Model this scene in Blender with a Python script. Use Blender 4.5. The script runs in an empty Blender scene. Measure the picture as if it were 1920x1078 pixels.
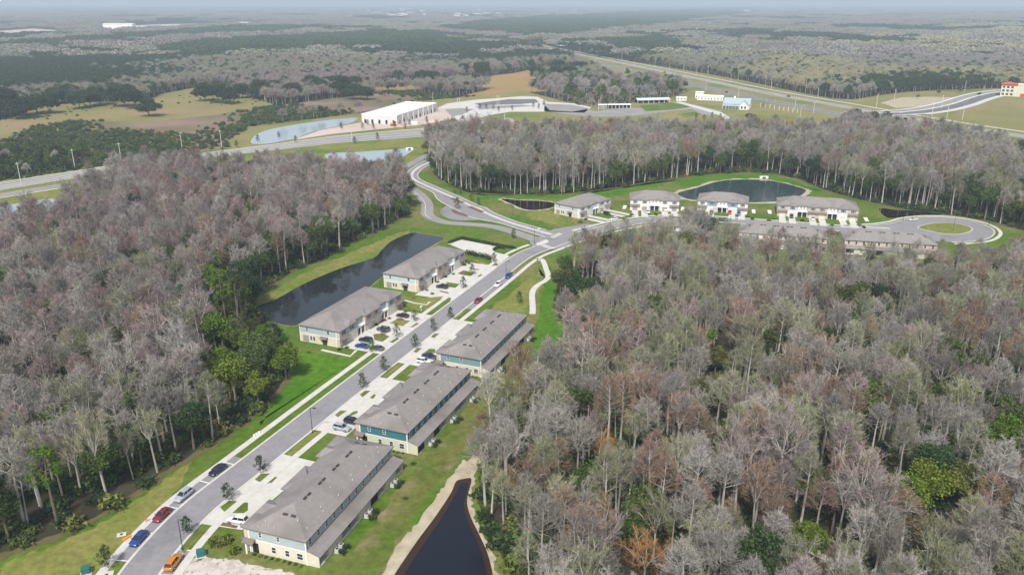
import bpy, bmesh, math, random
import numpy as np
from mathutils import Vector, Matrix
random.seed(7); RNG = np.random.default_rng(11)
HAZE = 0.00018
S = bpy.context.scene; COL = S.collection
R = math.radians

# ------------------------------------------------------------------ camera, sky, sun, exposure
CAM_H = 104.0; FPX = 1500.0; HORIZON = 2.0
TH = math.atan((539 - HORIZON) / FPX)
cam = bpy.data.cameras.new('camera'); cam_o = bpy.data.objects.new('camera', cam); COL.objects.link(cam_o)
cam_o.location = (0, 0, CAM_H); cam_o.rotation_euler = (math.pi / 2 - TH, 0, 0)
cam.sensor_width = 36; cam.lens = FPX / 1920 * 36; cam.clip_start = 1; cam.clip_end = 60000
S.camera = cam_o
SUN_EL, SUN_AZ = 50, 192          # azimuth the light comes FROM, clockwise from +Y
W = bpy.data.worlds.new('World'); S.world = W; W.use_nodes = True
wn = W.node_tree.nodes; wl = W.node_tree.links
sky = wn.new('ShaderNodeTexSky'); sky.sky_type = 'NISHITA'; sky.sun_disc = False
sky.sun_elevation = R(SUN_EL); sky.sun_rotation = R(SUN_AZ); sky.dust_density = 2.0; sky.air_density = 1.0
hs = wn.new('ShaderNodeHueSaturation'); hs.inputs['Saturation'].default_value = 0.6
wl.new(sky.outputs[0], hs.inputs['Color']); wl.new(hs.outputs[0], wn['Background'].inputs['Color'])
wn['Background'].inputs['Strength'].default_value = 0.125
sun = bpy.data.lights.new('sun', 'SUN'); sun_o = bpy.data.objects.new('sun', sun); COL.objects.link(sun_o)
sun.energy = 3.4; sun.angle = R(5); sun.color = (1, 0.95, 0.88)
sd = Vector((math.sin(R(SUN_AZ)) * math.cos(R(SUN_EL)), math.cos(R(SUN_AZ)) * math.cos(R(SUN_EL)), math.sin(R(SUN_EL))))
sun_o.rotation_euler = sd.to_track_quat('Z', 'Y').to_euler(); sun_o.location = (0, 0, 300)
S.view_settings.view_transform = 'Standard'; S.view_settings.look = 'None'
S.view_settings.gamma = 1; S.view_settings.use_curve_mapping = False
S.view_settings.exposure = 0.34
cy = S.cycles
cy.max_bounces = 4; cy.diffuse_bounces = 2; cy.glossy_bounces = 2; cy.transmission_bounces = 2
cy.volume_bounces = 0; cy.transparent_max_bounces = 4; cy.use_denoising = True
cy.sample_clamp_indirect = 4; cy.caustics_reflective = False; cy.caustics_refractive = False

# ------------------------------------------------------------------ helpers
LIFT = 0.06                      # roads, paths and ponds lie above every layer of grass
def G(px, py, z=0.0):
    """the point at height z that the photograph shows at pixel (px, py)"""
    v = py - 539; fw = FPX * math.cos(TH) - v * math.sin(TH); dn = FPX * math.sin(TH) + v * math.cos(TH)
    s = (CAM_H - z) / dn
    return ((px - 960) * s, fw * s)
def GP(pts): return [G(*p) for p in pts]
def project(x, y, z=0.0):
    f = y * math.cos(TH) + (CAM_H - z) * math.sin(TH); d = -y * math.sin(TH) + (CAM_H - z) * math.cos(TH)
    return 960 + FPX * x / f, 539 + FPX * d / f
def inside(x, y, poly):
    r = np.zeros(len(x), bool); n = len(poly); j = n - 1
    for i in range(n):
        xi, yi = poly[i]; xj, yj = poly[j]
        c = (yi > y) != (yj > y)
        with np.errstate(divide='ignore', invalid='ignore'):
            r ^= c & (x < (xj - xi) * (y - yi) / (yj - yi + 1e-12) + xi)
        j = i
    return r
def smooth(pts, n=6, closed=False):
    out = []; N = len(pts)
    for i in range(N if closed else N - 1):
        if closed: p = [pts[(i + k) % N] for k in (-1, 0, 1, 2)]
        else: p = [pts[max(0, min(N - 1, i + k))] for k in (-1, 0, 1, 2)]
        for k in range(n):
            t = k / n
            out.append(tuple(0.5 * (2 * p[1][a] + (p[2][a] - p[0][a]) * t + (2 * p[0][a] - 5 * p[1][a] + 4 * p[2][a] - p[3][a]) * t * t
                       + (3 * p[1][a] - p[0][a] - 3 * p[2][a] + p[3][a]) * t ** 3) for a in (0, 1)))
    if not closed: out.append(tuple(pts[-1]))
    return out
def offset(line, d):
    """a polyline moved d metres to its right"""
    out = []
    for i, p in enumerate(line):
        a = line[max(0, i - 1)]; b = line[min(len(line) - 1, i + 1)]
        dx, dy = b[0] - a[0], b[1] - a[1]; l = math.hypot(dx, dy) or 1
        out.append((p[0] + d * dy / l, p[1] - d * dx / l))
    return out
def arc(line, s0, s1, step=1.5):
    """the stretch of a polyline between two lengths along it"""
    cum = [0]
    for a, b in zip(line, line[1:]): cum.append(cum[-1] + math.dist(a, b))
    def at(s):
        s = max(0, min(cum[-1], s))
        for i in range(len(line) - 1):
            if cum[i + 1] >= s:
                t = (s - cum[i]) / max(1e-9, cum[i + 1] - cum[i])
                return (line[i][0] + (line[i + 1][0] - line[i][0]) * t, line[i][1] + (line[i + 1][1] - line[i][1]) * t)
        return line[-1]
    n = max(1, int((s1 - s0) / step))
    return [at(s0 + (s1 - s0) * k / n) for k in range(n + 1)]
def near_s(line, p):
    """length along the line nearest to p"""
    best = (9e9, 0); c = 0
    for a, b in zip(line, line[1:]):
        dx, dy = b[0] - a[0], b[1] - a[1]; l = math.hypot(dx, dy) or 1e-9
        t = max(0, min(1, ((p[0] - a[0]) * dx + (p[1] - a[1]) * dy) / l / l))
        d = math.hypot(p[0] - a[0] - t * dx, p[1] - a[1] - t * dy)
        if d < best[0]: best = (d, c + t * l)
        c += l
    return best[1]

class MB:
    def __init__(s): s.v = []; s.f = []; s.m = []
    def poly(s, pts, m=0):
        n = len(s.v); s.v += [tuple(p) for p in pts]; s.f.append(tuple(range(n, n + len(pts)))); s.m.append(m); return s
    def box(s, x0, y0, z0, x1, y1, z1, m=0, top=None):
        n = len(s.v); s.v += [(x0, y0, z0), (x1, y0, z0), (x1, y1, z0), (x0, y1, z0), (x0, y0, z1), (x1, y0, z1), (x1, y1, z1), (x0, y1, z1)]
        for k, q in enumerate(((0, 3, 2, 1), (4, 5, 6, 7), (0, 1, 5, 4), (1, 2, 6, 5), (2, 3, 7, 6), (3, 0, 4, 7))):
            s.f.append(tuple(n + i for i in q)); s.m.append(top if (top is not None and k == 1) else m)
        return s
    def cbox(s, x, y, z, sx, sy, sz, m=0): return s.box(x - sx / 2, y - sy / 2, z, x + sx / 2, y + sy / 2, z + sz, m)
    def obox(s, p0, p1, w, z0, z1, m=0):
        """a box along p0-p1, w wide"""
        dx, dy = p1[0] - p0[0], p1[1] - p0[1]; l = math.hypot(dx, dy) or 1; nx, ny = -dy / l * w / 2, dx / l * w / 2
        b = [(p0[0] + nx, p0[1] + ny), (p0[0] - nx, p0[1] - ny), (p1[0] - nx, p1[1] - ny), (p1[0] + nx, p1[1] + ny)]
        return s.prism(b, z0, z1, m)
    def prism(s, base, z0, z1, m=0, mtop=None):
        a = sum(base[i][0] * base[(i + 1) % len(base)][1] - base[(i + 1) % len(base)][0] * base[i][1] for i in range(len(base)))
        if a < 0: base = base[::-1]
        n = len(s.v); k = len(base)
        s.v += [(x, y, z0) for x, y in base] + [(x, y, z1) for x, y in base]
        for i in range(k): s.f.append((n + i, n + (i + 1) % k, n + k + (i + 1) % k, n + k + i)); s.m.append(m)
        s.f.append(tuple(n + k + i for i in range(k))); s.m.append(m if mtop is None else mtop)
        s.f.append(tuple(n + i for i in range(k))[::-1]); s.m.append(m)
        return s
    def tube(s, p0, p1, r0, r1, n=6, m=0, cap=True):
        p0 = Vector(p0); p1 = Vector(p1); d = (p1 - p0).normalized()
        a = d.orthogonal().normalized(); b = d.cross(a); k = len(s.v)
        for p, r in ((p0, r0), (p1, r1)):
            for i in range(n):
                t = 2 * math.pi * i / n; s.v.append(tuple(p + a * (r * math.cos(t)) + b * (r * math.sin(t))))
        for i in range(n): s.f.append((k + i, k + (i + 1) % n, k + n + (i + 1) % n, k + n + i)); s.m.append(m)
        if cap: s.f.append(tuple(k + n + i for i in range(n))); s.m.append(m)
        return s
    def mesh(s, name, mats, smooth_=False):
        me = bpy.data.meshes.new(name); me.from_pydata(s.v, [], s.f)
        for m in (mats if isinstance(mats, (list, tuple)) else [mats]): me.materials.append(m)
        if any(s.m): me.polygons.foreach_set('material_index', s.m)
        if smooth_: me.polygons.foreach_set('use_smooth', [True] * len(s.f))
        return me
    def build(s, name, mats, parent=None, smooth_=False): return ob(name, s.mesh(name, mats, smooth_), parent)
def ob(name, me, parent=None, loc=None, rz=0, sc=None):
    o = bpy.data.objects.new(name, me); COL.objects.link(o)
    if parent: o.parent = parent
    if loc: o.location = loc if len(loc) == 3 else (loc[0], loc[1], 0)
    if rz: o.rotation_euler = (0, 0, rz)
    if sc: o.scale = (sc, sc, sc)
    return o
def tag(o, label, cat, group=None, kind=None):
    o['label'] = label; o['category'] = cat
    if group: o['group'] = group
    if kind: o['kind'] = kind
    return o
def thing(name, label, cat, loc, rz=0, group=None): return tag(ob(name, None, None, loc, rz), label, cat, group)
def struct(o, label=None):
    o['kind'] = 'structure'
    if label: o['label'] = label
    return o
def kids(o): return o.children
def copy_tree(o, loc, rz, label=None):
    def cp(a, par):
        c = a.copy(); COL.objects.link(c); c.parent = par
        for k in a.children: cp(k, c)
        return c
    r = o.copy(); COL.objects.link(r); r.location = loc if len(loc) == 3 else (loc[0], loc[1], 0); r.rotation_euler = (0, 0, rz)
    if label: r['label'] = label
    for k in o.children: cp(k, r)
    return r

# ------------------------------------------------------------------ materials
MATS = {}
def mat(name, col, rough=0.85, spec=0.3, var=None, scale=1.0, metal=0.0, detail=4, ramp=None, coord='Object', island=0.0, rnd=0.0, zone=None, bump=0.0, second=None, mottle=None):
    """a Principled material: noise between col and var; per-piece and per-object value change"""
    if name in MATS: return MATS[name]
    m = bpy.data.materials.new(name); m.use_nodes = True; MATS[name] = m
    nt = m.node_tree; N = nt.nodes; L = nt.links; b = N['Principled BSDF']
    b.inputs['Roughness'].default_value = rough; b.inputs['Metallic'].default_value = metal
    b.inputs['Specular IOR Level'].default_value = spec; b.inputs['Base Color'].default_value = (*col, 1)
    out = None
    if var is not None or bump:
        tc = N.new('ShaderNodeTexCoord'); nz = N.new('ShaderNodeTexNoise'); nz.inputs['Scale'].default_value = scale; nz.inputs['Detail'].default_value = detail
        nz.inputs['Roughness'].default_value = 0.6
        L.new(tc.outputs[coord], nz.inputs['Vector'])
    if var is not None:
        cr = N.new('ShaderNodeValToRGB'); cr.color_ramp.elements[0].position = ramp[0] if ramp else 0.35; cr.color_ramp.elements[1].position = ramp[1] if ramp else 0.65
        cr.color_ramp.elements[0].color = (*col, 1); cr.color_ramp.elements[1].color = (*var, 1)
        L.new(nz.outputs['Fac'], cr.inputs['Fac']); out = cr.outputs['Color']
    if second:            # (colour, scale, lo, hi): patches of a further colour
        tc2 = N.new('ShaderNodeTexCoord'); n2 = N.new('ShaderNodeTexNoise'); n2.inputs['Scale'].default_value = second[1]; n2.inputs['Detail'].default_value = 5
        L.new(tc2.outputs[coord], n2.inputs['Vector'])
        mr = N.new('ShaderNodeMapRange'); mr.inputs['From Min'].default_value = second[2]; mr.inputs['From Max'].default_value = second[3]
        L.new(n2.outputs['Fac'], mr.inputs['Value'])
        mx = N.new('ShaderNodeMix'); mx.data_type = 'RGBA'; L.new(mr.outputs['Result'], mx.inputs['Factor'])
        if out: L.new(out, mx.inputs['A'])
        else: mx.inputs['A'].default_value = (*col, 1)
        mx.inputs['B'].default_value = (*second[0], 1); out = mx.outputs['Result']
    if zone:              # hue drifts slowly from place to place
        oi = N.new('ShaderNodeObjectInfo'); nz2 = N.new('ShaderNodeTexNoise'); nz2.inputs['Scale'].default_value = zone[1]; nz2.inputs['Detail'].default_value = 2
        L.new(oi.outputs['Location'], nz2.inputs['Vector'])
        mr = N.new('ShaderNodeMapRange'); mr.inputs['From Min'].default_value = 0.38; mr.inputs['From Max'].default_value = 0.62
        L.new(nz2.outputs['Fac'], mr.inputs['Value'])
        mx = N.new('ShaderNodeMix'); mx.data_type = 'RGBA'; L.new(mr.outputs['Result'], mx.inputs['Factor'])
        if out: L.new(out, mx.inputs['A'])
        else: mx.inputs['A'].default_value = (*col, 1)
        mx.inputs['B'].default_value = (*zone[0], 1); out = mx.outputs['Result']
    if island or rnd:
        h = N.new('ShaderNodeHueSaturation')
        if out: L.new(out, h.inputs['Color'])
        else: h.inputs['Color'].default_value = (*col, 1)
        src = None
        if island:
            ge = N.new('ShaderNodeNewGeometry'); mr = N.new('ShaderNodeMapRange'); mr.inputs['To Min'].default_value = 1 - island; mr.inputs['To Max'].default_value = 1 + island
            L.new(ge.outputs['Random Per Island'], mr.inputs['Value']); src = mr.outputs['Result']
        if rnd:
            oi = N.new('ShaderNodeObjectInfo'); mr = N.new('ShaderNodeMapRange'); mr.inputs['To Min'].default_value = 1 - rnd; mr.inputs['To Max'].default_value = 1 + rnd
            L.new(oi.outputs['Random'], mr.inputs['Value'])
            if src:
                mu = N.new('ShaderNodeMath'); mu.operation = 'MULTIPLY'; L.new(src, mu.inputs[0]); L.new(mr.outputs['Result'], mu.inputs[1]); src = mu.outputs[0]
            else: src = mr.outputs['Result']
            m2 = N.new('ShaderNodeMath'); m2.operation = 'MULTIPLY_ADD'; m2.inputs[1].default_value = 7.31; m2.inputs[2].default_value = 0.0
            L.new(oi.outputs['Random'], m2.inputs[0]); fr = N.new('ShaderNodeMath'); fr.operation = 'FRACT'; L.new(m2.outputs[0], fr.inputs[0])
            m3 = N.new('ShaderNodeMapRange'); m3.inputs['To Min'].default_value = 0.485; m3.inputs['To Max'].default_value = 0.515; L.new(fr.outputs[0], m3.inputs['Value'])
            L.new(m3.outputs['Result'], h.inputs['Hue'])
        L.new(src, h.inputs['Value']); out = h.outputs['Color']
    if out: L.new(out, b.inputs['Base Color'])
    if mottle:
        tc3 = N.new('ShaderNodeTexCoord'); n3 = N.new('ShaderNodeTexNoise'); n3.inputs['Scale'].default_value = mottle[0]; n3.inputs['Detail'].default_value = 6; n3.inputs['Roughness'].default_value = .7
        L.new(tc3.outputs[coord], n3.inputs['Vector']); mr3 = N.new('ShaderNodeMapRange'); mr3.inputs['From Min'].default_value = .3; mr3.inputs['From Max'].default_value = .7; mr3.inputs['To Min'].default_value = 1 - mottle[1]; mr3.inputs['To Max'].default_value = 1 + mottle[1]
        L.new(n3.outputs['Fac'], mr3.inputs['Value']); h3 = N.new('ShaderNodeHueSaturation'); L.new(mr3.outputs['Result'], h3.inputs['Value'])
        if out: L.new(out, h3.inputs['Color'])
        else: h3.inputs['Color'].default_value = (*col, 1)
        out = h3.outputs['Color']; L.new(out, b.inputs['Base Color'])
    if bump:
        bp = N.new('ShaderNodeBump'); bp.inputs['Strength'].default_value = bump; bp.inputs['Distance'].default_value = 0.05
        L.new(nz.outputs['Fac'], bp.inputs['Height']); L.new(bp.outputs[0], b.inputs['Normal'])
    return m
def water_mat(name, col, rough=0.04, bump=0.06, scale=0.8):
    m = bpy.data.materials.new(name); m.use_nodes = True; N = m.node_tree.nodes; L = m.node_tree.links; b = N['Principled BSDF']
    b.inputs['Base Color'].default_value = (*col, 1); b.inputs['Roughness'].default_value = rough; b.inputs['Specular IOR Level'].default_value = 0.5; b.inputs['IOR'].default_value = 1.33
    tc = N.new('ShaderNodeTexCoord'); nz = N.new('ShaderNodeTexNoise'); nz.inputs['Scale'].default_value = scale; nz.inputs['Detail'].default_value = 3
    L.new(tc.outputs['Object'], nz.inputs['Vector']); bp = N.new('ShaderNodeBump'); bp.inputs['Strength'].default_value = bump; bp.inputs['Distance'].default_value = 0.1
    L.new(nz.outputs['Fac'], bp.inputs['Height']); L.new(bp.outputs[0], b.inputs['Normal'])
    return m
def sheet(name, pts, z, m, label=None, sm=0, closed=True):
    """one flat piece of ground inside a closed outline (world points)"""
    if sm: pts = smooth(pts, sm, True)
    if z >= 0.012: z += LIFT
    bm = bmesh.new(); vs = [bm.verts.new((x, y, z)) for x, y in pts]
    f = bm.faces.new(vs); bmesh.ops.triangulate(bm, faces=[f])
    bmesh.ops.recalc_face_normals(bm, faces=bm.faces)
    if sum(f.normal.z for f in bm.faces) < 0: bmesh.ops.reverse_faces(bm, faces=bm.faces)
    me = bpy.data.meshes.new(name); bm.to_mesh(me); bm.free(); me.materials.append(m)
    return struct(ob(name, me), label)
def ribbon_mb(mb, line, a, b, z0, z1=None, m=0):
    """a band between offsets a and b of a line: flat at z0, or a raised slab up to z1"""
    A = offset(line, a); B = offset(line, b)
    for i in range(len(line) - 1):
        if z1 is None: mb.poly([(*B[i], z0), (*B[i + 1], z0), (*A[i + 1], z0), (*A[i], z0)], m)
        else:
            mb.poly([(*B[i], z1), (*B[i + 1], z1), (*A[i + 1], z1), (*A[i], z1)], m)
            mb.poly([(*A[i], z0), (*A[i], z1), (*A[i + 1], z1), (*A[i + 1], z0)], m); mb.poly([(*B[i + 1], z0), (*B[i + 1], z1), (*B[i], z1), (*B[i], z0)], m)
    if z1 is not None:
        for i in (0, -1): mb.poly([(*A[i], z0), (*B[i], z0), (*B[i], z1), (*A[i], z1)], m)
    return mb
def ribbon(name, line, a, b, z0, m, z1=None, label=None):
    if z0 >= 0.012: z0 += LIFT
    return struct(ribbon_mb(MB(), line, a, b, z0, z1).build(name, m), label)
# ------------------------------------------------------------------ ground materials
M_floor = mat('forest_floor', (0.035, 0.032, 0.02), 1, 0.1, (0.07, 0.06, 0.04), 0.08, second=((0.03, 0.045, 0.015), 0.03, 0.45, 0.6))
M_lawn = mat('lawn', (0.062, 0.128, 0.009), 1, 0.1, (0.11, 0.165, 0.024), 0.05, mottle=(0.45, .35), detail=8, ramp=(0.3, 0.7), second=((0.165, 0.165, 0.055), 0.03, 0.47, 0.62))
M_lawn_dry = mat('lawn_dry', (0.15, 0.185, 0.035), 1, 0.1, (0.21, 0.20, 0.06), 0.07, mottle=(0.45, .35), detail=8, second=((0.09, 0.16, 0.02), 0.03, 0.5, 0.68))
M_lawn_bright = mat('lawn_bright', (0.045, 0.145, 0.004), 1, 0.1, (0.085, 0.18, 0.012), 0.06, mottle=(0.45, .35), detail=8)
M_lawn_back = mat('lawn_back', (0.145, 0.145, 0.042), 1, 0.1, (0.085, 0.13, 0.02), 0.06, mottle=(0.45, .35), detail=8, second=((0.22, 0.17, 0.10), 0.13, 0.54, 0.68))
M_meadow = mat('meadow', (0.25, 0.215, 0.09), 1, 0.1, (0.18, 0.18, 0.06), 0.012, mottle=(0.45, .35), detail=8, second=((0.27, 0.2, 0.11), 0.009, 0.5, 0.62))
M_verge = mat('verge_grass', (0.19, 0.19, 0.06), 1, 0.1, (0.26, 0.22, 0.10), 0.03, detail=8, second=((0.13, 0.17, 0.03), 0.012, 0.5, 0.65))
M_tan = mat('dry_grass', (0.36, 0.22, 0.09), 1, 0.1, (0.25, 0.20, 0.08), 0.012, detail=8)
M_scrub = mat('scrub_ground', (0.20, 0.15, 0.10), 1, 0.1, (0.12, 0.12, 0.05), 0.02, detail=8, second=((0.24, 0.17, 0.14), 0.01, 0.5, 0.6))
M_asph = mat('asphalt', (0.235, 0.23, 0.24), 0.95, 0.2, (0.265, 0.26, 0.268), 0.25, detail=6, second=((0.20, 0.2, 0.21), 0.06, 0.58, 0.7), mottle=(.8, .12))
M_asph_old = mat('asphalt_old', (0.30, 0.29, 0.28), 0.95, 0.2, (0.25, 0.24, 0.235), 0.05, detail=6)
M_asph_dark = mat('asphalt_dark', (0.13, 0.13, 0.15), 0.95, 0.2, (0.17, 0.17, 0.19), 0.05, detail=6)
M_conc = mat('concrete', (0.52, 0.505, 0.465), 0.9, 0.2, (0.59, 0.575, 0.535), 0.3, detail=6, second=((0.52, 0.50, 0.46), 0.12, 0.58, 0.75), mottle=(.7, .08))
M_paint = mat('road_paint', (0.78, 0.78, 0.76), 0.8, 0.2, (0.68, 0.68, 0.66), 0.5)
M_sand = mat('sand', (0.48, 0.42, 0.31), 1, 0.1, (0.34, 0.29, 0.2), 0.25, detail=8)
M_gravel = mat('gravel_patch', (0.42, 0.37, 0.33), 1, 0.1, (0.55, 0.50, 0.46), 0.5, detail=10, ramp=(0.4, 0.55), second=((0.16, 0.13, 0.11), 1.2, 0.6, 0.66))
M_dirt = mat('bare_dirt', (0.46, 0.38, 0.33), 1, 0.1, (0.58, 0.48, 0.43), 0.02, detail=8)
M_mulch = mat('mulch', (0.14, 0.09, 0.06), 1, 0.1, (0.2, 0.13, 0.09), 1.0)
M_water = water_mat('pond_water', (0.014, 0.020, 0.024))
M_water_deep = water_mat('deep_pond_water', (0.010, 0.012, 0.022), 0.05, 0.03)
M_water_teal = water_mat('teal_pond_water', (0.03, 0.055, 0.06))
M_water_dark = water_mat('dark_pond_water', (0.014, 0.009, 0.010), 0.05, 0.03)
M_water_sky = water_mat('sky_pale_pond_water', (0.30, 0.36, 0.39), 0.15, 0.05)  # reflected pale sky put into the base colour of the water

# ------------------------------------------------------------------ ground sheets
bm = MB(); NR = [60, 100, 160, 260, 420, 700, 1200, 2200, 4500, 9000, 28000]
bm.poly([(-28000, -2000, 0), (28000, -2000, 0), (28000, 30000, 0), (-28000, 30000, 0)])
struct(bm.build('ground', M_floor), 'dark leaf littered ground running to the horizon')

LAWN = [(-60, 1052), (0, 1046), (100, 1010), (200, 963), (300, 893), (400, 833), (470, 783), (512, 742), (542, 702), (547, 662), (533, 627), (482, 592), (470, 575), (490, 547),
        (540, 512), (590, 492), (640, 467), (700, 437), (745, 414), (762, 402), (766, 378), (748, 345), (700, 340), (640, 318), (640, 262), (830, 262), (800, 290), (812, 312), (815, 330), (870, 358), (905, 362), (960, 364), (1040, 364), (1090, 360),
        (1150, 352), (1210, 342), (1270, 334), (1330, 327), (1400, 323), (1450, 326), (1500, 336), (1540, 354), (1600, 372), (1640, 380), (1700, 393), (1790, 404), (1860, 416), (1925, 432),
        (1975, 445), (1975, 486), (1900, 488), (1850, 500), (1750, 510), (1600, 518), (1450, 500), (1300, 464), (1200, 476), (1110, 492), (1048, 520), (1040, 560), (1060, 600), (1074, 640),
        (1002, 742), (940, 790), (917, 830), (907, 880), (896, 930), (907, 980), (935, 1030), (965, 1090), (985, 1200), (985, 1500), (-400, 1500), (-400, 1150)]
sheet('lawn', GP(LAWN), 0.004, M_lawn, 'bright green grass around the townhouses')
LEFT_R = [(-80, 347), (0, 339), (190, 311), (430, 276.5), (640, 252), (850, 226), (900, 222), (975, 228), (860, 250), (830, 264), (800, 290), (742, 318), (745, 345), (700, 350), (640, 340), (560, 338), (300, 338), (190, 362), (140, 412), (110, 435), (0, 460), (-80, 470)]
COMM = [(425, 268), (470, 238), (680, 212), (760, 193), (900, 178), (980, 171), (1030, 183), (1090, 199), (1110, 203), (1180, 194), (1250, 186), (1300, 168), (1330, 168), (1440, 190), (1560, 212), (1600, 228),
        (1560, 258), (1450, 268), (1340, 275), (1250, 258), (1060, 258), (960, 268), (900, 275), (850, 238), (640, 262), (430, 285)]
HWY = [(820, 64), (1000, 80), (1080, 97.5), (1160, 112), (1280, 131), (1400, 152.5), (1500, 174), (1560, 185), (1600, 187), (1650, 179), (1700, 173), (1770, 169), (1870, 166), (1925, 172), (2000, 188), (2000, 300), (1920, 310), (1800, 287), (1700, 256),
       (1600, 228), (1440, 196), (1290, 170), (1200, 152), (1130, 140), (1080, 120), (1000, 96), (820, 76)]
FIELD = [(-90, 290), (-80, 265), (0, 264), (40, 250), (60, 238), (150, 227), (270, 230), (400, 216), (520, 198), (480, 186), (420, 166), (365, 165), (300, 177), (270, 190), (160, 192), (75, 197), (0, 226), (-80, 230)]
DRY = [(690, 165), (720, 153), (870, 148), (960, 138), (1010, 128), (1050, 122), (1060, 132), (1000, 150), (1020, 165), (1040, 172), (980, 174), (900, 181), (850, 184), (920, 167), (870, 161), (760, 170), (700, 173)]
DRY2 = [(1120, 138), (1150, 137), (1210, 152), (1185, 160), (1150, 156)]
SCRUB = [(-80, 350), (0, 341), (190, 313), (430, 279), (425, 268), (470, 238), (680, 211), (760, 193), (900, 180), (850, 182), (760, 172), (680, 178), (520, 198), (400, 216), (270, 230), (150, 227), (60, 238), (0, 264), (-80, 265)]
SCRUB2 = [(1030, 167), (1090, 160), (1180, 158), (1240, 165), (1290, 170), (1250, 186), (1180, 194), (1110, 203), (1085, 198), (1040, 184)]
PINK = [(-20, 60), (60, 54), (110, 57), (160, 64), (60, 71), (-20, 73)]
PALE = [(165, 58), (210, 50), (300, 46), (480, 43), (480, 49), (330, 56), (205, 64)]
BACKL = [(1560, 195), (1600, 182), (1700, 172), (1760, 165), (1870, 165)]
sheet('verge', GP(LEFT_R), 0.008, M_lawn_dry, 'grass verge between the wood and the wide road')
sheet('building_lot', GP(COMM), 0.0115, M_verge, 'grass and bare ground around the new white building')
sheet('highway_verge', GP(HWY), 0.0075, M_verge, 'grass verge along the highway')
sheet('meadow', GP(FIELD), 0.0035, M_meadow, 'open olive meadow beyond the scrub')
sheet('dry_field', GP(DRY), 0.0105, M_tan, 'strip of tan dry grass below the woods')
sheet('dry_field', GP(DRY2), 0.0110, M_tan, 'patch of orange dry grass beside the highway')
sheet('scrub_ground', GP(SCRUB), 0.0055, M_scrub, 'brown scrub ground above the wide road')
sheet('scrub_ground', GP(SCRUB2), 0.0095, M_scrub, 'brown scrub ground behind the long shed')
sheet('far_field', GP(PINK), 0.006, M_dirt, 'pale pink bare field far off at the left')
sheet('far_field', GP(PALE), 0.006, M_dirt, 'pale ground around the far white warehouse')

# patches on the lawn
PZ = [0.012]
def P(n, pts, m, z=None, lab=None, sm=4):
    PZ[0] += 0.003; w = smooth(GP(pts), 9, True); jr = random.Random(len(pts)); k = 0.004 * math.dist((0, 0), w[0]); w = smooth([(x + jr.uniform(-k, k), y + jr.uniform(-k, k)) for x, y in w], 3, True); o = sheet(n, w, 0.0, m, lab); o.location.z = PZ[0]; return o
P('lawn_patch', [(10, 1056), (110, 1018), (205, 972), (300, 905), (360, 868), (300, 960), (240, 1010), (215, 1060), (180, 1090), (20, 1100)], M_lawn_dry, lab='faded grass at the near end of the street')
P('lawn_patch', [(545, 690), (560, 662), (600, 662), (640, 672), (660, 680), (600, 720), (545, 760), (500, 780), (480, 800), (520, 745)], M_lawn_bright, lab='vivid green grass before the blue grey townhouse')
P('lawn_patch', [(905, 590), (965, 545), (1010, 505), (1018, 515), (1022, 530), (1008, 548), (995, 560), (994, 590), (960, 592)], M_lawn_dry, lab='olive lawn inside the curved path')
P('lawn_patch', [(640, 1085), (690, 1000), (755, 905), (800, 858), (850, 806), (900, 720), (930, 730), (905, 800), (870, 850), (800, 930), (740, 1020), (715, 1085)], M_lawn_back, lab='worn back lawn behind the townhouses')
P('lawn_patch', [(1000, 655), (1010, 600), (1030, 500), (1038, 560), (1055, 605), (1066, 640), (1030, 668), (985, 690)], M_lawn_bright, lab='vivid green grass along the wood edge')
P('lawn_patch', [(480, 560), (545, 525), (640, 482), (720, 447), (770, 432), (745, 450), (690, 487), (600, 525), (530, 560), (485, 575)], M_lawn_dry, lab='olive bank above the long pond')
P('lawn_patch', [(985, 405), (1030, 395), (1085, 425), (1090, 430), (1050, 425)], M_lawn_dry, lab='olive corner lawn by the crossing')
P('lawn_patch', [(815, 330), (870, 360), (960, 366), (1090, 363), (1180, 352), (1270, 338), (1180, 362), (1110, 375), (1030, 372), (940, 372), (900, 372), (850, 362)], M_lawn_bright, lab='vivid green strip before the far wood')
P('lawn_patch', [(1280, 338), (1340, 330), (1450, 330), (1540, 358), (1500, 352), (1440, 337), (1350, 336), (1290, 350)], M_lawn_bright, lab='vivid green bank around the far pond')
M_edge = mat('rough_edge', (0.15, 0.12, 0.06), 1, 0.1, (0.09, 0.10, 0.03), 0.35, detail=8)
def edge(pts, w):
    ln = smooth(GP(pts), 8); jr = random.Random(3); mb = MB(); A = offset(ln, 0); 
    L_ = [offset(ln, jr.uniform(-w * .2, w * .2))[i] for i in range(len(ln))]; R_ = [offset(ln, w * jr.uniform(.5, 1.3))[i] for i in range(len(ln))]
    for i in range(len(ln) - 1): mb.poly([(*R_[i], 0), (*R_[i + 1], 0), (*L_[i + 1], 0), (*L_[i], 0)])
    o = struct(mb.build('rough_edge', M_edge), 'brown rough grass along the wood edge'); o.location.z = 0.07
edge([(-40, 1044), (0, 1038), (100, 1003), (200, 957), (300, 888), (400, 828), (470, 779), (512, 738), (542, 699)], 2.2); edge([(490, 545), (540, 510), (590, 490), (640, 465), (700, 435), (745, 412), (762, 400)], 2.2)
edge([(812, 312), (815, 330), (870, 358), (905, 362), (960, 364), (1040, 364), (1090, 360), (1150, 352), (1210, 342), (1270, 334), (1330, 327), (1400, 323), (1450, 326), (1500, 336), (1540, 354), (1600, 372), (1640, 380), (1700, 393), (1790, 404), (1860, 416), (1925, 432)], 2.5)
P('gravel_patch', [(350, 1055), (368, 1048), (420, 1046), (470, 1058), (545, 1076), (580, 1100), (340, 1110)], M_gravel, None, 'bare rubble patch below the nearest townhouse')

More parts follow.
